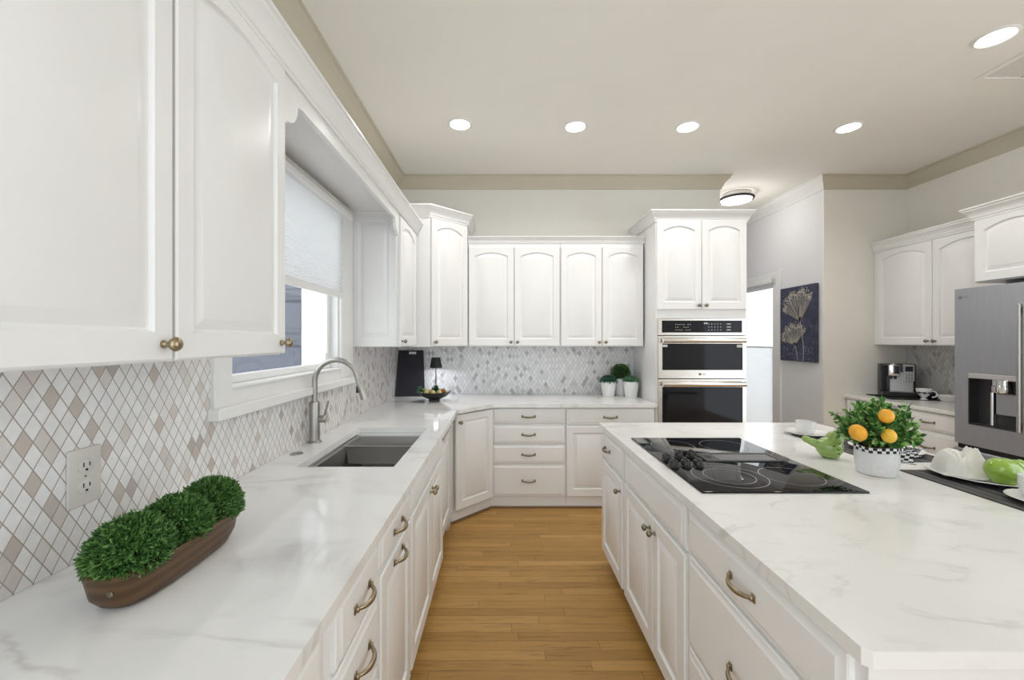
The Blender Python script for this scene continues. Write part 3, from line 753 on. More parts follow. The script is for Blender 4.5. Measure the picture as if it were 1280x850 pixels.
bm = bmesh.new(); box(bm, .425, .448, -.116, -.092, .88, 1.715, .005)
for z in (.92, 1.67): box(bm, .430, .444, -.095, -.058, z-.02, z+.02, .003)
fin('handle', bm, STEEL, ld, 30)
bm = bmesh.new(); lathe(bm, [(.013, 0), (.013, .001)], 24, Matrix.Translation((.055, -.062, 1.79)) @ RX); fin('logo_disc', bm, GREYM, ld)
text('logo_letters', 'LG', .026, GREYM, Matrix.Translation((.092, -.0625, 1.79)) @ RX, ld)
rd = fin('door', B(.456, .906, -.062, 0, .725, 1.855, .012, 3), FRIDGE, f, 25)
bm = bmesh.new(); box(bm, .460, .483, -.116, -.092, .88, 1.715, .005)
for z in (.92, 1.67): box(bm, .464, .478, -.095, -.058, z-.02, z+.02, .003)
fin('handle', bm, STEEL, rd, 30)
fz = fin('freezer_drawer', B(0, .906, -.062, 0, .06, .690, .012, 3), FRIDGE, f, 25)
fin('grip_strip', B(.02, .886, -.040, 0, .690, .725), BLACKM, f)

# ------------------------------------------------------------------ ceiling lights, vent
DL = [(-.328, 3.216), (.571, 3.25), (1.45, 3.255), (2.716, 3.265), (2.715, 2.29)]
names = ['leftmost round recessed ceiling light of the row before the back wall', 'second recessed ceiling light from the left in the row of four',
         'third recessed ceiling light, in front of the oven tower', 'recessed ceiling light in the row nearest the beige alcove wall',
         'largest recessed ceiling light at the upper right beside the vent', ]
for (x, y), lb in zip(DL, names):
    c = root('ceiling_light', lb, 'ceiling light', (x, y, ZC), 0, 'recessed ceiling lights')
    bm = bmesh.new(); lathe(bm, [(.092, 0), (.092, -.004), (.080, -.010), (.074, -.006), (.074, 0)], 40, cap0=False, cap1=False); fin('trim_ring', bm, TRIMW, c, 40)
    bm = bmesh.new(); lathe(bm, [(.001, -.0055), (.075, -.0055), (.075, -.001), (.001, -.001)], 40); fin('lens', bm, LENS, c, 40)
    ld_ = bpy.data.lights.new('lamp', 'AREA'); ld_.shape = 'DISK'; ld_.size = .15; ld_.energy = DOWNLIGHT; ld_.color = (1, .985, .96); ld_.spread = math.radians(140)
    lo = bpy.data.objects.new('lamp', ld_); COL.objects.link(lo); lo.parent = c; lo.location = (0, 0, -.014)
c = root('ceiling_light', 'round flush hall ceiling light with a beaded rim behind the oven tower', 'ceiling light', (2.67, 4.75, ZC))
bm = bmesh.new(); lathe(bm, [(.14, 0), (.15, -.02), (.15, -.05), (.12, -.055)], 40, cap0=False); fin('canopy', bm, CHROME, c, 40)
bm = bmesh.new()
for i in range(40):
    a = 2*PI*i/40; bmesh.ops.create_uvsphere(bm, u_segments=8, v_segments=6, radius=.0135, matrix=Matrix.Translation((.172*math.cos(a), .172*math.sin(a), -.062)))
lathe(bm, [(.165, -.05), (.165, -.075), (.178, -.075), (.178, -.05)], 40, cap0=False, cap1=False)
fin('beaded_rim', bm, DARKST, c, 40)
bm = bmesh.new(); lathe(bm, [(.162, -.06), (.155, -.085), (.10, -.10), (.001, -.105)], 40, cap0=False); fin('diffuser', bm, LENS2, c, 40)
ld_ = bpy.data.lights.new('lamp', 'POINT'); ld_.energy = 5.5; ld_.shadow_soft_size = .12; ld_.color = (1, .97, .93)
lo = bpy.data.objects.new('lamp', ld_); COL.objects.link(lo); lo.parent = c; lo.location = (0, 0, -.25)
c = root('ceiling_vent', 'white slotted air vent in the ceiling at the upper right', 'vent', (3.02, 2.25, ZC))
bm = bmesh.new(); box(bm, 0, .03, 0, .42, -.008, 0, .002); box(bm, .27, .30, 0, .42, -.008, 0, .002); box(bm, .03, .27, 0, .03, -.008, 0, .002); box(bm, .03, .27, .39, .42, -.008, 0, .002); fin('frame', bm, CEIL, c)
bm = bmesh.new()
for i in range(12):
    x = .04+i*.019; vs = [bm.verts.new(p) for p in ((x, .03, -.001), (x, .39, -.001), (x+.009, .39, -.005), (x+.009, .03, -.005))]; bm.faces.new(vs)
sl = fin('slats', bm, CEIL, c)
fin('duct_shade_plate', B(.03, .27, .03, .39, -.0006, -.0001), GREYM, c)  # dark plate standing in for the shade between the slats
# ------------------------------------------------------------------ sink, faucet
s = root('sink', 'undermount stainless workstation sink set into the left countertop', 'sink', ((SK[0]+SK[1])/2, (SK[2]+SK[3])/2, ZU))
hw, hl = (SK[1]-SK[0])/2, (SK[3]-SK[2])/2
bm = bmesh.new()
def rect(hx, hy, z): return [bm.verts.new(p) for p in ((-hx, -hy, z), (hx, -hy, z), (hx, hy, z), (-hx, hy, z))]
rr_ = [rect(hw+.02, hl+.02, -.001), rect(hw+.006, hl+.006, -.001), rect(hw+.006, hl+.006, -.012), rect(hw-.020, hl-.026, -.014), rect(hw-.022, hl-.028, -.19), rect(hw-.05, hl-.05, -.215)]
for a, b in zip(rr_, rr_[1:]):
    for i in range(4): bm.faces.new((a[i], a[(i+1) % 4], b[(i+1) % 4], b[i]))
bm.faces.new(rr_[-1]); fin('basin', bm, STEEL, s, 25)
bm = bmesh.new(); lathe(bm, [(.055, -.2145), (.055, -.212), (.035, -.211), (.001, -.2135)], 28, Matrix.Translation((0, -.1, 0))); fin('drain', bm, CHROME, s, 40)
# colander tray
t = root('sink_tray', 'stainless rectangular drainer tray sitting on the far half of the sink ledge', 'tray', ((SK[0]+SK[1])/2, 2.475, ZU-.014))
bm = bmesh.new(); hx, hy = hw-.003, .140
rr_ = [rect(hx, hy, 0), rect(hx, hy, .006), rect(hx-.012, hy-.012, .006), rect(hx-.03, hy-.02, -.095), rect(hx-.03, hy-.02, -.098), rect(hx-.014, hy-.013, .0)]
for a, b in zip(rr_[:4], rr_[1:4]):
    for i in range(4): bm.faces.new((a[i], a[(i+1) % 4], b[(i+1) % 4], b[i]))
bm.faces.new(rr_[3])
a, b = rr_[4], rr_[5]
for i in range(4): bm.faces.new((a[i], b[i], b[(i+1) % 4], a[(i+1) % 4])); bm.faces.new((b[i], rr_[0][i], rr_[0][(i+1) % 4], b[(i+1) % 4]))
bm.faces.new(a[::-1]); fin('tray_body', bm, STEEL, t, 25)
# faucet
f = root('faucet', 'brushed nickel gooseneck faucet standing behind the sink', 'faucet', (-1.020, 2.26, ZT))
bm = bmesh.new(); lathe(bm, [(.036, 0), (.036, .008), (.028, .012), (.027, .215), (.025, .222), (.017, .224)], 28); fin('base_column', bm, FAUC, f, 40)
bm = bmesh.new(); pts = [(0, 0, .215)]; R_ = .118; zc = .330
for i in range(6): pts.append((0, 0, .215+(zc-.215)*(i+1)/6))
for i in range(1, 19):
    a = PI-(PI*.92)*i/18; pts.append((R_+R_*math.cos(a), 0, zc+R_*math.sin(a)))
tube(bm, pts, .0145, 16); fin('spout', bm, FAUC, f, 50)
e = Vector(pts[-1]); d_ = (e-Vector(pts[-2])).normalized()
bm = bmesh.new(); tube(bm, [e-d_*.002, e+d_*.03, e+d_*.032, e+d_*.085, e+d_*.130], [.0165, .0175, .0185, .021, .0225], 18)
fin('spray_head', bm, FAUC, f, 40)
bm = bmesh.new(); q = e+d_*.075; box(bm, q.x-.030, q.x-.016, -.008, .008, q.z-.02, q.z+.02, .003); fin('spray_button', bm, DARKST, f)
bm = bmesh.new(); lathe(bm, [(.018, 0), (.020, .006), (.020, .038), (.016, .042)], 20, Matrix.Translation((.020, 0, .128)) @ Matrix.Rotation(PI/2, 4, 'Y'))
tube(bm, [(.050, 0, .138), (.058, 0, .165), (.069, 0, .205), (.074, 0, .225)], [.0075, .006, .0055, .006], 12); fin('lever', bm, FAUC, f, 40)
bm = bmesh.new(); lathe(bm, [(.030, 0), (.030, .003), (.024, .006), (.001, .007)], 28); sbt = fin('sink_button', bm, FAUC, None, 40); sbt.location = (-1.005, 2.03, ZT)
tag(sbt, 'flat round nickel air-switch cap on the counter left of the faucet', 'cap')

# outlet on the left tile
c = root('wall_outlet', 'cream double outlet plate on the diamond tile behind the planter', 'outlet', (XL+.008, 1.055, 1.135), R90)
fin('plate', B(-.0425, .0425, -.007, 0, -.072, .072, .004, 2), PLASW, c)
for z in (.026, -.026):
    bm = bmesh.new(); lathe(bm, [(.0205, 0), (.0205, .003), (.019, .004)], 28, Matrix.Translation((0, -.006, z)) @ RX @ Matrix.Diagonal((1, .85, 1, 1)));
    sk_ = fin('socket', bm, PLASW, c, 40)
    bm = bmesh.new(); box(bm, -.009, -.0065, -.0108, -.0098, z-.001, z+.010); box(bm, .0065, .009, -.0108, -.0098, z-.001, z+.009)
    lathe(bm, [(.003, 0), (.003, .001)], 12, Matrix.Translation((0, -.0098, z-.009)) @ RX); fin('slots', bm, BLACKM, sk_)
bm = bmesh.new(); lathe(bm, [(.003, 0), (.0025, .001)], 12, Matrix.Translation((0, -.007, 0)) @ RX); fin('screw', bm, GREYM, c)

# ------------------------------------------------------------------ planter and boxwood balls
PLY = 1.015; PLX = -.802
p = root('planter', 'long dark wooden boat-shaped planter on the left counter', 'planter', (PLX, PLY, ZT), math.radians(0))
bm = bmesh.new(); n = 48
def stad(hl_, hw_, z):
    out = []
    for i in range(n):
        a = 2*PI*i/n; cx, sy = math.cos(a), math.sin(a)
        e_ = 2/3.2
        out.append(bm.verts.new((hw_*math.copysign(abs(cx)**e_, cx), hl_*math.copysign(abs(sy)**e_, sy), z)))
    return out
hl_, hw_ = .196, .070
st = [stad(hl_-.055, hw_-.030, 0), stad(hl_-.030, hw_-.014, .008), stad(hl_-.012, hw_-.006, .030), stad(hl_, hw_, .082), stad(hl_-.004, hw_-.004, .085), stad(hl_-.010, hw_-.009, .082), stad(hl_-.022, hw_-.016, .040), stad(hl_-.045, hw_-.030, .022)]
for a, b in zip(st, st[1:]):
    for i in range(n): bm.faces.new((a[i], a[(i+1) % n], b[(i+1) % n], b[i]))
bm.faces.new(st[0][::-1]); bm.faces.new(st[-1]); fin('bowl', bm, WALNUT, p, 50)
bm = bmesh.new(); lathe(bm, [(.0055, 0), (.0055, .003), (.004, .003), (.004, .001)], 16, Matrix.Translation((.022, -.186, .050)) @ Matrix.Rotation(math.radians(10), 4, 'Z') @ RX); fin('grommet', bm, METAL_SHADED, p)
for k, (dy, lb) in enumerate(((-.118, 'nearest of three round boxwood balls in the wooden planter'), (0.005, 'middle boxwood ball in the wooden planter'), (.126, 'farthest boxwood ball in the wooden planter, nearest the sink'))):
    rz = .079
    b_ = root('boxwood_ball', lb, 'artificial plant', (PLX, PLY+dy, ZT+.098), 0, 'boxwood balls')
    bm = bmesh.new(); bmesh.ops.create_icosphere(bm, subdivisions=3, radius=.060, matrix=Matrix.Diagonal((.88, 1, .95, 1))); fin('core', bm, MOSS, b_)
    ps, nr = sphere_pts(7000, rz*.93, 10+k, -.40, .12, (.93, 1.0, .95))
    # sprigs: several leaves around each sprig tip
    rng = np.random.default_rng(77+k); rep = np.repeat(np.arange(520), 10); ps2, nr2 = sphere_pts(520, rz*.98, 30+k, -.25, .05, (.93, 1.0, .95))
    ps2 = ps2[rep]+rng.normal(0, .0028, (len(rep), 3)); nr2 = nr2[rep]
    P_ = np.concatenate([ps, ps2]); N_ = np.concatenate([nr, nr2])
    leaves('foliage', P_, N_,   .0105, BOX, b_, 50+k, .36, .6)

# ------------------------------------------------------------------ things on the back counter
o = root('slate_board', 'black serving board leaning in the back corner with a small label', 'board', (-.885, 4.085, ZT), 0)
bm = B(-.168, .125, -.005, .005, 0, .47, .003)
for v in bm.verts:
    if v.co.z > .3 and v.co.x > 0: v.co.x -= .040
mt = Matrix.Rotation(math.radians(-17), 4, 'X') @ Matrix.Translation((0, .0, .002))
bmesh.ops.transform(bm, matrix=mt, verts=bm.verts); fin('board', bm, SLATE, o)
bm = bmesh.new(); box(bm, -.060, .012, -.0062, -.005, .428, .452)
bmesh.ops.transform(bm, matrix=mt, verts=bm.verts); fin('label_plate', bm, LABEL, o)
o = root('table_lamp', 'small black lamp with a tapered shade behind the fruit bowl', 'lamp', (-.652, 4.08, ZT))
bm = bmesh.new(); lathe(bm, [(.040, 0), (.040, .006), (.010, .011), (.005, .014), (.005, .34)], 24); fin('stem', bm, BLACKM, o, 40)
bm = bmesh.new(); lathe(bm, [(.060, .285), (.042, .385), (.040, .385), (.058, .285)], 32, cap0=False, cap1=False); lathe(bm, [(.041, .384), (.001, .3845)], 32, cap0=False, cap1=False); fin('lamp_shade', bm, BLACKM, o, 40)
bm = bmesh.new(); lathe(bm, [(.005, .310), (.005, .300), (.030, .300), (.030, .310)], 28, cap0=False, cap1=False); fin('led_disc', bm, LAMPE, o, 40)
ld_ = bpy.data.lights.new('lamp', 'AREA'); ld_.shape = 'DISK'; ld_.size = .035; ld_.energy = .9; ld_.color = (.92, .95, 1)
lo = bpy.data.objects.new('lamp', ld_); COL.objects.link(lo); lo.parent = o; lo.location = (0, 0, .297)
o = root('fruit_bowl', 'black footed bowl holding small decorative fruits in the back corner', 'bowl', (-.622, 3.80, ZT))
bm = bmesh.new(); lathe(bm, [(.050, 0), (.046, .014), (.060, .020), (.112, .045), (.158, .086), (.154, .088), (.106, .052), (.055, .028), (.001, .026)], 40); fin('bowl', bm, BLACKP, o, 40)
rr = random.Random(5)
fl = [(-.062, -.05, YEL, 'yellow'), (.0, -.075, YEL, ''), (.055, -.055, YEL, ''), (-.09, .0, LIME, ''), (-.02, -.02, RUST, ''), (.035, -.0, LIME, ''), (.09, .0, YEL, ''), (-.05, .05, YEL, ''), (.03, .06, RUST, ''), (-.075, -.025, RUST, ''), (.085, -.04, RUST, ''), (.0, .035, LIME, '')]
nm = {YEL.name: 'pale yellow', LIME.name: 'lime green', RUST.name: 'rust brown'}
for k, (x, y, m_, _) in enumerate(fl):
    bm = bmesh.new(); r = rr.uniform(.021, .026)
    z = .045 + (x*x+y*y)*3.0 + r*.8
    lathe(bm, [(r*math.sin(PI*i/10)*(1-.05*math.cos(PI*i/10)), -r*math.cos(PI*i/10)) for i in range(1, 10)] + [(.002, r*.92), (.0015, r*1.12)], 16)
    q = fin('fruit', bm, m_, None, 60); q.location = (-.622+x, 3.80+y, ZT+z)
    tag(q, 'small %s decorative fruit piled in the black bowl' % nm[m_.name], 'fruit', 'decorative fruits in the black bowl, ' + nm[m_.name])
rng = np.random.default_rng(4)
q = root('greenery_sprig', 'dark green leafy sprig in the middle of the fruit bowl', 'greenery', (-.615, 3.81, ZT+.105))
ps, nr = sphere_pts(140, .028, 4); leaves('leaf_tuft', ps*.7, nr, .022, BOXD, q, 3, .5, .4)
bm = bmesh.new(); bmesh.ops.create_icosphere(bm, subdivisions=2, radius=.016); fin('core', bm, MOSS, q)
q = root('greenery_sprig', 'pale spiky sprig poking over the left rim of the fruit bowl', 'greenery', (-.725, 3.77, ZT+.085))
ps = np.zeros((40, 3)); nr = rng.normal(0, .5, (40, 3))+np.array([-.9, -.1, .9]); nr /= np.linalg.norm(nr, axis=1)[:, None]; leaves('leaf_tuft', ps, nr, .055, SUCC2, q, 3, .18, .1)
def pot_plant(lb, x, y, r, h_, kind, seed):
    o = root('potted_plant', lb, 'plant', (x, y, ZT), 0)
    bm = bmesh.new(); lathe(bm, [(r*.70, 0), (r*.74, .004), (r*.92, h_*.6), (r, h_*.97), (r*.985, h_), (r*.9, h_), (r*.86, h_*.86), (.001, h_*.84)], 36); fin('pot', bm, CERAM, o, 40)
    if kind == 'ball':
        bm = bmesh.new(); bmesh.ops.create_icosphere(bm, subdivisions=3, radius=r*1.0, matrix=Matrix.Translation((0, 0, h_+r*.62))); fin('core', bm, MOSS, o)
        ps, nr = sphere_pts(1800, r*1.15, seed); leaves('foliage', ps+np.array([0, 0, h_+r*.62]), nr, .016, BOX, o, seed, .4, .6)
    elif kind == 'dome':
        bm = bmesh.new(); bmesh.ops.create_icosphere(bm, subdivisions=3, radius=r*.85, matrix=Matrix.Translation((0, 0, h_*.90)) @ Matrix.Diagonal((1, 1, .7, 1))); fin('core', bm, MOSS, o)
        ps, nr = sphere_pts(900, r*1.0, seed, -.05, .1, (1, 1, .75)); leaves('foliage', ps+np.array([0, 0, h_*.95]), nr, .02, SUCC, o, seed, .4, .5)
    else:
        bm = bmesh.new(); bmesh.ops.create_icosphere(bm, subdivisions=3, radius=r*.8, matrix=Matrix.Translation((0, 0, h_*.88)) @ Matrix.Diagonal((1, 1, .6, 1))); fin('core', bm, MOSS, o)
        ps, nr = sphere_pts(60, r*.75, seed, .0, .1, (1, 1, .7)); rep = np.repeat(np.arange(len(ps)), 12)
        leaves('foliage', ps[rep]+np.array([0, 0, h_*.95]), nr[rep]*.8, .032, SUCC2, o, seed, .42, .55)
pot_plant('small white pot with a blue-green dome plant, left of the three', 1.045, 4.10, .076, .150, 'dome', 1)
pot_plant('white pot with a round boxwood ball standing behind the other two', 1.185, 4.17, .076, .175, 'ball', 2)
pot_plant('white pot with pale green succulent nearest the oven tower', 1.245, 4.03, .074, .155, 'rosette', 3)

# ------------------------------------------------------------------ cooktop
CX0, CX1, CY0, CY1 = .722, 1.331, 1.505, 2.338
c = root('cooktop', 'black glass downdraft cooktop set in the island top', 'cooktop', ((CX0+CX1)/2, (CY0+CY1)/2, ZT))
cx, cy = (CX0+CX1)/2, (CY0+CY1)/2
fin('glass_top', B(CX0-cx, CX1-cx, CY0-cy, CY1-cy, .0005, .007, .0025, 2), BLACKG, c)
def burner(x, y, rs):
    bm = bmesh.new()
    for r in rs: lathe(bm, [(r, .0072), (r+.0025, .0072)], 64, Matrix.Translation((x-cx, y-cy, 0)), False, False)
    fin('burner_ring', bm, RING, c)
burner(.915, 1.68, (.138, .094)); burner(1.165, 1.68, (.112,)); burner(.885, 2.165, (.105,)); burner(1.150, 2.165, (.112,))
bm = bmesh.new(); slab(bm, [(.925-cx, 1.875-cy), (1.272-cx, 1.875-cy), (1.272-cx, 2.012-cy), (.925-cx, 2.012-cy)], [[(.995-cx, 1.893-cy), (1.258-cx, 1.893-cy), (1.258-cx, 1.994-cy), (.995-cx, 1.994-cy)]], .007, .0115)
vent = fin('vent_frame', bm, VENTF, c, 30)
fin('vent_duct', B(.995-cx, 1.258-cx, 1.893-cy, 1.994-cy, .0070, .0075), BLACKM, vent)
bm = bmesh.new()
for i in range(17):
    x = 1.002-cx+i*.0153; box(bm, x, x+.0065, 1.893-cy, 1.994-cy, .0076, .0096, .0004)
fin('vent_grille', bm, GRILL, vent)
bm = bmesh.new(); lathe(bm, [(.020, .0116), (.018, .0128), (.001, .0128)], 24, Matrix.Translation((.96-cx, 1.943-cy, 0)) @ Matrix.Diagonal((.6, 1.2, 1, 1))); fin('vent_latch', bm, BLACKM, vent)
for x, y in ((.750, 1.90), (.742, 1.805), (.825, 1.945), (.797, 1.81), (.888, 1.955), (.852, 1.812)):
    bm = bmesh.new(); m_ = Matrix.Translation((x-cx, y-cy, .007))
    lathe(bm, [(.024, 0), (.024, .004), (.020, .006), (.019, .024), (.016, .028), (.001, .029)], 24, m_); box(bm, x-cx-.003, x-cx+.003, y-cy-.018, y-cy+.018, .030, .041, .002)
    fin('control_knob', bm, BLACKP, c, 40)

# ------------------------------------------------------------------ island table settings
def placemat(lb, x0, x1, y0, y1):
    o = fin('placemat', B((x0-x1)/2, (x1-x0)/2, (y0-y1)/2, (y1-y0)/2, 0, .003, .001), MAT, None); o.location = ((x0+x1)/2, (y0+y1)/2, ZT)
    tag(o, lb, 'placemat')
placemat('dark striped placemat under the saucer behind the green bird', 1.695, 2.06, 1.89, 2.44)
placemat('dark striped placemat under the napkin plate at the right edge', 1.690, 2.06, 1.12, 1.775)
def plate(lb, x, y, r, z=ZT+.003, m_=PLATE, h_=.018):
    bm = bmesh.new(); lathe(bm, [(r*.58, 0), (r*.60, .002), (r*.95, h_*.9), (r, h_), (r*.985, h_+.002), (r*.64, .007), (.001, .006)], 48); o = fin('plate', bm, m_, None, 40); o.location = (x, y, z)
    return tag(o, lb, 'plate')
def cup(lb, x, y, z, r, h_, name='cup', foot=False, ha=0, pat=False):
    o = root(name, lb, 'cup', (x, y, z), ha)
    bm = bmesh.new()
    if foot: pr = [(r*.55, 0), (r*.52, h_*.06), (r*.28, h_*.16), (r*.32, h_*.24), (r*.75, h_*.5), (r*.95, h_*.8), (r, h_), (r*.96, h_), (r*.90, h_*.8), (r*.68, h_*.52), (.001, h_*.32)]
    else: pr = [(r*.62, 0), (r*.64, .004), (r*.93, h_*.25), (r, h_*.65), (r, h_), (r*.955, h_), (r*.95, h_*.6), (r*.86, h_*.28), (.001, h_*.12)]
    lathe(bm, pr, 36); bd = fin('body', bm, CERAM, o, 45)
    bm = bmesh.new(); pts = []
    for i in range(11):
        a = -PI/2+PI*i/10; pts.append((r*.93+h_*.33*math.cos(a), 0, h_*.56+h_*.27*math.sin(a)))
    tube(bm, pts, h_*.055, 10); fin('handle', bm, CERAM, o, 50)
    if pat:
        bm = bmesh.new()
        for a in (-2.1, -1.4, -.7, 0.4, 2.6, 3.4):
            m_ = Matrix.Rotation(a, 4, 'Z') @ Matrix.Translation((r*.905, 0, h_*.70)) @ Matrix.Rotation(math.radians(72), 4, 'Y')
            for q in range(5):
                m2 = m_ @ Matrix.Rotation(q*2*PI/5, 4, 'Z') @ Matrix.Translation((h_*.10, 0, 0)) @ Matrix.Diagonal((h_*.09, h_*.045, .002, 1))
                bmesh.ops.create_icosphere(bm, subdivisions=2, radius=1, matrix=m2)
        fin('black_pattern', bm, BLACKM, o)
    return o
plate('white saucer plate at the far end of the island under the white cup', 1.775, 2.425, .108)
cup('plain white cup at the far end of the island near the hall', 1.770, 2.43, ZT+.010, .050, .072, ha=math.radians(40))
plate('white plate on the placemat behind the citrus plant', 1.915, 2.08, .145)
plate('large white plate under the napkin and green figurine', 1.915, 1.665, .155)
plate('white saucer at the right edge in front of the green figurine', 1.832, 1.395, .098, ZT+.003)
cup('white cup at the right edge of the island beside the green figurine', 1.842, 1.425, ZT+.010, .050, .075, ha=math.radians(-20))
# napkin: folded cloth with peaks
bm = bmesh.new(); G = 46
rng = np.random.default_rng(11)
def nz(u, v):
    a = .088*max(0, 1-((u+.30-.25*v)/.66)**2-((v+.12)/.95)**2)**.6
    b = .098*max(0, 1-abs(u-.42+.25*v)*1.9-max(0, abs(v-.1)-.30)*.9)
    cc = .055*max(0, 1-abs(v+.30)*1.3-abs(u)*.5)
    e = -.016*math.exp(-((u-.08-.45*v)/.06)**2)-.009*math.exp(-((u+.55+.25*v)/.05)**2)+.004*math.sin(7*u+4*v)+.002*math.sin(11*v-6*u)
    edge = max(0, 1-max(abs(u), abs(v))**6)
    return (max(a, b, cc)+e+.008)*edge+.004
gr = [[bm.verts.new(((-1+2*i/G)*.100*(1-.22*abs(-1+2*j/G)), (-1+2*j/G)*.098*(1-.15*abs(-1+2*i/G)), nz(-1+2*i/G, -1+2*j/G))) for i in range(G+1)] for j in range(G+1)]
for j in range(G):
    for i in range(G): bm.faces.new((gr[j][i], gr[j][i+1], gr[j+1][i+1], gr[j+1][i]))
o = fin('napkin', bm, NAPK, None, 60); o.location = (1.868, 1.70, ZT+.012); o.rotation_euler = (0, 0, math.radians(-25))
md = o.modifiers.new('thick', 'SOLIDIFY'); md.thickness = .002
tag(o, 'crumpled cream cloth napkin folded up on the island plate', 'napkin')
# green ceramic birds
def bird(name, lb, loc, rz, mat, s=1.0, holes=True):
    o = root(name, lb, 'figurine', loc, rz)
    b_ = blob('body', [((0, 0, .050*s), (.056*s, .047*s, .049*s), (0, 0, 0)), ((.018*s, 0, .086*s), (.036*s, .034*s, .042*s), (0, 0, 0)), ((-.055*s, 0, .064*s), (.048*s, .022*s, .020*s), (0, math.radians(22), 0)),
                          ((-.092*s, 0, .080*s), (.020*s, .020*s, .017*s), (0, math.radians(30), 0)), ((.052*s, 0, .098*s), (.014*s, .009*s, .008*s), (0, 0, 0)), ((0, 0, .012*s), (.040*s, .036*s, .0125*s), (0, 0, 0))], mat, o, .0035*s, 6)
    if holes:
        bm = bmesh.new()
        for a, z in ((-1.2, .05), (-.6, .06), (-.2, .045), (-.9, .075), (-.35, .08), (-1.0, .03), (-1.5, .065)):
            r_ = .047*s*math.sqrt(max(.05, 1-((z-.05)/.055)**2))
            p_ = Vector((math.cos(a)*r_*1.10, math.sin(a)*r_, z*s)); m_ = Matrix.Translation(p_) @ Vector((math.cos(a), math.sin(a), 0)).to_track_quat('Z', 'Y').to_matrix().to_4x4()
            lathe(bm, [(.0032*s, -.004), (.0032*s, .0015)], 10, m_)
        fin('vent_holes', bm, BLACKM, o)
    return o
bird('ceramic_bird', 'green ceramic bird with small holes beside the cooktop', (1.545, 1.965, ZT), math.radians(-20), GREENC, 1.0)
o = root('ceramic_figurine', 'glossy bright green ceramic figurine beside the napkin at the right edge', 'figurine', (1.893, 1.570, ZT+.012), math.radians(12))
blob('body', [((0, 0, .050), (.062, .050, .049), (0, 0, 0)), ((-.022, 0, .058), (.044, .044, .042), (0, 0, 0)), ((.052, 0, .064), (.034, .026, .024), (0, math.radians(-20), 0)), ((.082, 0, .074), (.020, .016, .015), (0, 0, 0)), ((0, 0, .012), (.040, .036, .0125), (0, 0, 0))], GREENB, o, .0035, 6)

# citrus plant
OX, OY = 1.56, 1.735
o = root('citrus_plant', 'artificial citrus plant with three oranges in a white pot on the island', 'plant', (OX, OY, ZT))
bm = bmesh.new(); lathe(bm, [(.060, 0), (.066, .003), (.073, .05), (.073, .108), (.071, .112), (.066, .112), (.064, .09), (.001, .088)], 44); fin('pot', bm, POTW, o, 40)
def ribbon(name, rows, parent, mat, su, sv):
    bm = bmesh.new(); uvl = bm.loops.layers.uv.new('UVMap')
    vv = [[bm.verts.new(p) for p in r] for r in rows]
    for i in range(len(vv)-1):
        for j in range(len(vv[0])-1):
            f_ = bm.faces.new((vv[i][j], vv[i+1][j], vv[i+1][j+1], vv[i][j+1]))
            for lp, (a, b) in zip(f_.loops, ((i, j), (i+1, j), (i+1, j+1), (i, j+1))): lp[uvl].uv = (a*su+.001, b*sv+.001)
    ob = fin(name, bm, mat, parent, 60); md = ob.modifiers.new('thick', 'SOLIDIFY'); md.thickness = .0015; return ob
rows = []
for i in range(49):
    a = 2*PI*i/48; rows.append([((.0755+.002*math.sin(a*9+k))*math.cos(a), (.0755+.002*math.sin(a*9+k))*math.sin(a), .098+.011*k+.003*math.sin(a*3)) for k in range(3)])
ribbon('gingham_ribbon', rows, o, GING, .75, 1.0)
bx, by = .062, -.050
for k, (dx, dz, ln) in enumerate(((.035, -.030, .075), (.012, -.055, .075), (.050, .008, .06))):
    rows = []
    for i in range(9):
        t_ = i/8; wv = .014+.012*t_
        c_ = Vector((bx+dx*t_*1.1, by-.012-.010*math.sin(t_*5+k), .108+dz*t_+.006*math.sin(t_*7)))
        sd = Vector((.6, -.5, .3 if k != 1 else .0)).normalized()
        rows.append([tuple(c_+sd*wv*s_) for s_ in (-1, -.33, .33, 1)])
    ribbon('bow_tail', rows, o, GING, 1.0, 1.0)
rows = []
for i in range(21):
    a = 2*PI*i/20; c_ = Vector((bx+.020+.022*math.cos(a), by-.018-.004*math.sin(a*2), .112+.013*math.sin(a)))
    rows.append([tuple(c_+Vector((.5, -.8, .1))*.010*s_) for s_ in (-1, 0, 1)])
ribbon('bow_loop', rows, o, GING, 1.0, 1.0)
rng = np.random.default_rng(21); cen = np.array([-.01, 0, .215])
tips = []; bm = bmesh.new()
for k in range(130):
    a_ = rng.uniform(0, 2*PI); el = math.asin(rng.uniform(.12, 1.0)); ln = rng.uniform(.12, .185)
    d_ = np.array([math.cos(a_)*math.cos(el), math.sin(a_)*math.cos(el), math.sin(el)])
    base = np.array([rng.uniform(-.04, .04), rng.uniform(-.04, .04), .105])
    tip = base + d_*ln*np.array([.66, .58, 1.18]) + np.array([.008, 0, 0])
    tip[2] = max(tip[2], .150)
    tube(bm, [tuple(base), tuple((base+tip)/2+np.array([0, 0, .012])), tuple(tip)], [.0018, .0014, .001], 5)
    for q in range(30):
        t_ = rng.uniform(.30, 1.03); p_ = base+(tip-base)*t_+np.array([0, 0, .012*(1-abs(2*t_-1))])
        if p_[2] > .125: tips.append((p_, d_))
fin('stems', bm, STEM, o)
P_ = np.array([t_[0] for t_ in tips]); N_ = np.array([t_[1] for t_ in tips])
leaves('foliage', P_, N_, .0255, CITR, o, 22, .58, .75)
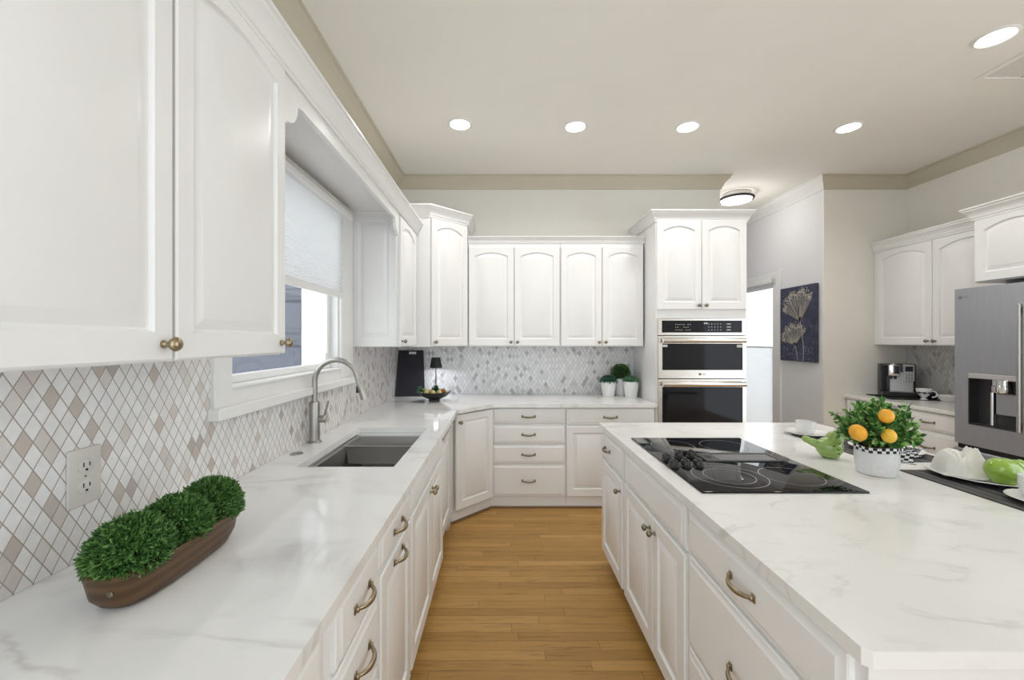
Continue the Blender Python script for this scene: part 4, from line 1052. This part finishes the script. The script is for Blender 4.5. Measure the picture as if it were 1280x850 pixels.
for (x, y, z), r, m_, sx in (((-.046, -.095, .256), .0275, ORANGE, 1.0), ((-.045, -.105, .180), .027, ORANGEY, 1.0), ((-.128, -.060, .183), .031, ORANGE, 1.18)):
    bm = bmesh.new(); lathe(bm, [(r*math.sin(PI*i/16), -r*sx*math.cos(PI*i/16)) for i in range(1, 16)], 28, Matrix.Rotation(math.radians(-60 if sx > 1 else 12), 4, 'Y'))
    q = fin('orange', bm, m_, o, 60); q.location = (x, y, z); q.scale = (.86, .95, 1.02)
    bm = bmesh.new(); tube(bm, [(0, .6*r, .7*r), (0, r*1.9, r*1.2)], .0015, 6); fin('stalk', bm, STEM, q)

# ------------------------------------------------------------------ coffee corner
c = root('serving_tray', 'flat black tray under the coffee machine', 'tray', (3.86, 4.02, ZT), math.radians(-14))
bm = bmesh.new(); box(bm, -.20, .20, -.19, .19, 0, .006, .002); fin('tray', bm, BLACKM, c)
m0 = root('coffee_machine', 'silver and black coffee machine in the alcove corner beside the fridge', 'coffee machine', (3.885, 4.085, ZT+.006), math.radians(-32))
fin('housing', B(-.130, .130, .0, .12, .0, .315, .010, 3), DARKST, m0)
fin('base', B(-.130, .130, -.10, 0, .0, .045, .006), BLACKP, m0)
fin('front_panel', B(-.065, .105, -.028, .0, .045, .235, .004), SILV, m0)
cp = fin('control_panel', B(.030, .110, -.045, 0, .150, .312, .005), SILV, m0)
fin('screen', B(.042, .098, -.047, -.045, .245, .295, .001), SCREEN, cp)
bm = bmesh.new()
for i in range(3):
    for j in range(4): box(bm, .045+i*.019, .057+i*.019, -.0475, -.045, .168+j*.017, .178+j*.017, .001)
fin('buttons', bm, GREYM, cp)
bm = bmesh.new(); box(bm, -.085, .0, -.085, 0, .200, .308, .008, 3); lathe(bm, [(.022, .300), (.022, .318), (.015, .322)], 20, Matrix.Translation((-.045, -.045, 0))); fin('brew_head', bm, CHROME, m0, 40)
bm = bmesh.new(); lathe(bm, [(.010, .170), (.010, .205)], 14, Matrix.Translation((-.060, -.055, 0))); lathe(bm, [(.010, .170), (.010, .205)], 14, Matrix.Translation((-.030, -.055, 0))); fin('spouts', bm, BLACKP, m0, 40)
fin('water_tank', B(-.130, -.090, -.045, .0, .05, .300, .006), glass('smoky_tank', (.55, .57, .6)), m0)
fin('drip_grille', B(-.08, .10, -.095, -.03, .045, .049, .001), GREYM, m0)
cup('white footed cup with black flower pattern beside the coffee machine', 3.90, 3.85, ZT+.001, .056, .105, ha=math.radians(-50), foot=True, pat=True)
bm = bmesh.new(); lathe(bm, [(.045, 0), (.05, .004), (.085, .055), (.082, .056), (.048, .012), (.001, .010)], 36); q = fin('dish', bm, CERAM, None, 40); q.location = (4.02, 3.745, ZT)
tag(q, 'small white dish on the alcove counter against the fridge', 'dish')
q = root('tea_towel', 'dark striped cloth folded behind the patterned cup', 'cloth', (4.030, 3.895, ZT), math.radians(20))
bm = bmesh.new()
for i in range(5): box(bm, -.05, .05, -.035+.004*i, .035-.002*i, .011*i, .011*i+.010, .004)
for v in bm.verts: v.co.z += .02*max(0, v.co.x/.05)
fin('folds', bm, MAT, q)

# ------------------------------------------------------------------ picture in the hall
a = root('wall_art', 'dark blue canvas painted with two cream seed heads on the hall wall', 'picture', (3.2985, 4.880, 1.66), -R90)
AW, AH = .545, .83
fin('canvas', B(0, AW, -.038, 0, -AH/2, AH/2, .003), CANV, a)
def brush(pts, w0, mat_bm, y=-.0395):
    for p_, q_ in zip(pts, pts[1:]):
        d_ = Vector((q_[0]-p_[0], q_[1]-p_[1])); 
        if d_.length < 1e-5: continue
        n_ = Vector((-d_.y, d_.x)).normalized()*w0/2
        vs = [mat_bm.verts.new((p_[0]+n_.x, y, p_[1]+n_.y)), mat_bm.verts.new((p_[0]-n_.x, y, p_[1]-n_.y)), mat_bm.verts.new((q_[0]-n_.x, y, q_[1]-n_.y)), mat_bm.verts.new((q_[0]+n_.x, y, q_[1]+n_.y))]
        mat_bm.faces.new(vs)
bm = bmesh.new(); rr = random.Random(8)
def seedhead(bx_, bz_, R1, ang0, ang1, n_):
    for i in range(n_):
        a_ = math.radians(ang0+(ang1-ang0)*i/(n_-1)); r_ = R1*rr.uniform(.80, 1.05)
        tx, tz = bx_+r_*math.cos(a_), bz_+r_*math.sin(a_)
        brush([(bx_, bz_), ((bx_+tx)/2+rr.uniform(-.008, .008), (bz_+tz)/2), (tx, tz)], .004, bm)
        for k in range(9):
            qx, qz = tx+rr.gauss(0, .017), tz+rr.gauss(0, .017); s_ = rr.uniform(.003, .008)
            vs = [bm.verts.new((qx+s_*math.cos(t_), -.0400-.0002*k, qz+s_*math.sin(t_))) for t_ in (0, 1.2, 2.4, 3.7, 5)]; bm.faces.new(vs)
seedhead(.325, .03, .33, 55, 155, 30); seedhead(.245, -.235, .23, 45, 165, 26)
brush([(.325, .03), (.355, -.1), (.375, -.25), (.375, -AH/2+.01)], .007, bm); brush([(.245, -.235), (.275, -.33), (.29, -AH/2+.01)], .006, bm); brush([(.245, -.235), (.22, -.30)], .005, bm)
fin('seed_heads', bm, CREAM, a, 0)
bm = bmesh.new()
for i in range(150):
    qx, qz = rr.uniform(.02, AW-.02), rr.choice([rr.uniform(-.40, .40), rr.uniform(-.40, -.25)]); s_ = rr.uniform(.002, .008)
    vs = [bm.verts.new((qx+s_*math.cos(t_)*rr.uniform(.6, 1.4), -.0388, qz+s_*math.sin(t_)*rr.uniform(.6, 1.6))) for t_ in (0, 1.2, 2.4, 3.7, 5)]; bm.faces.new(vs)
fin('paint_flecks', bm, LILAC, a, 0)
bpy.context.view_layer.update()
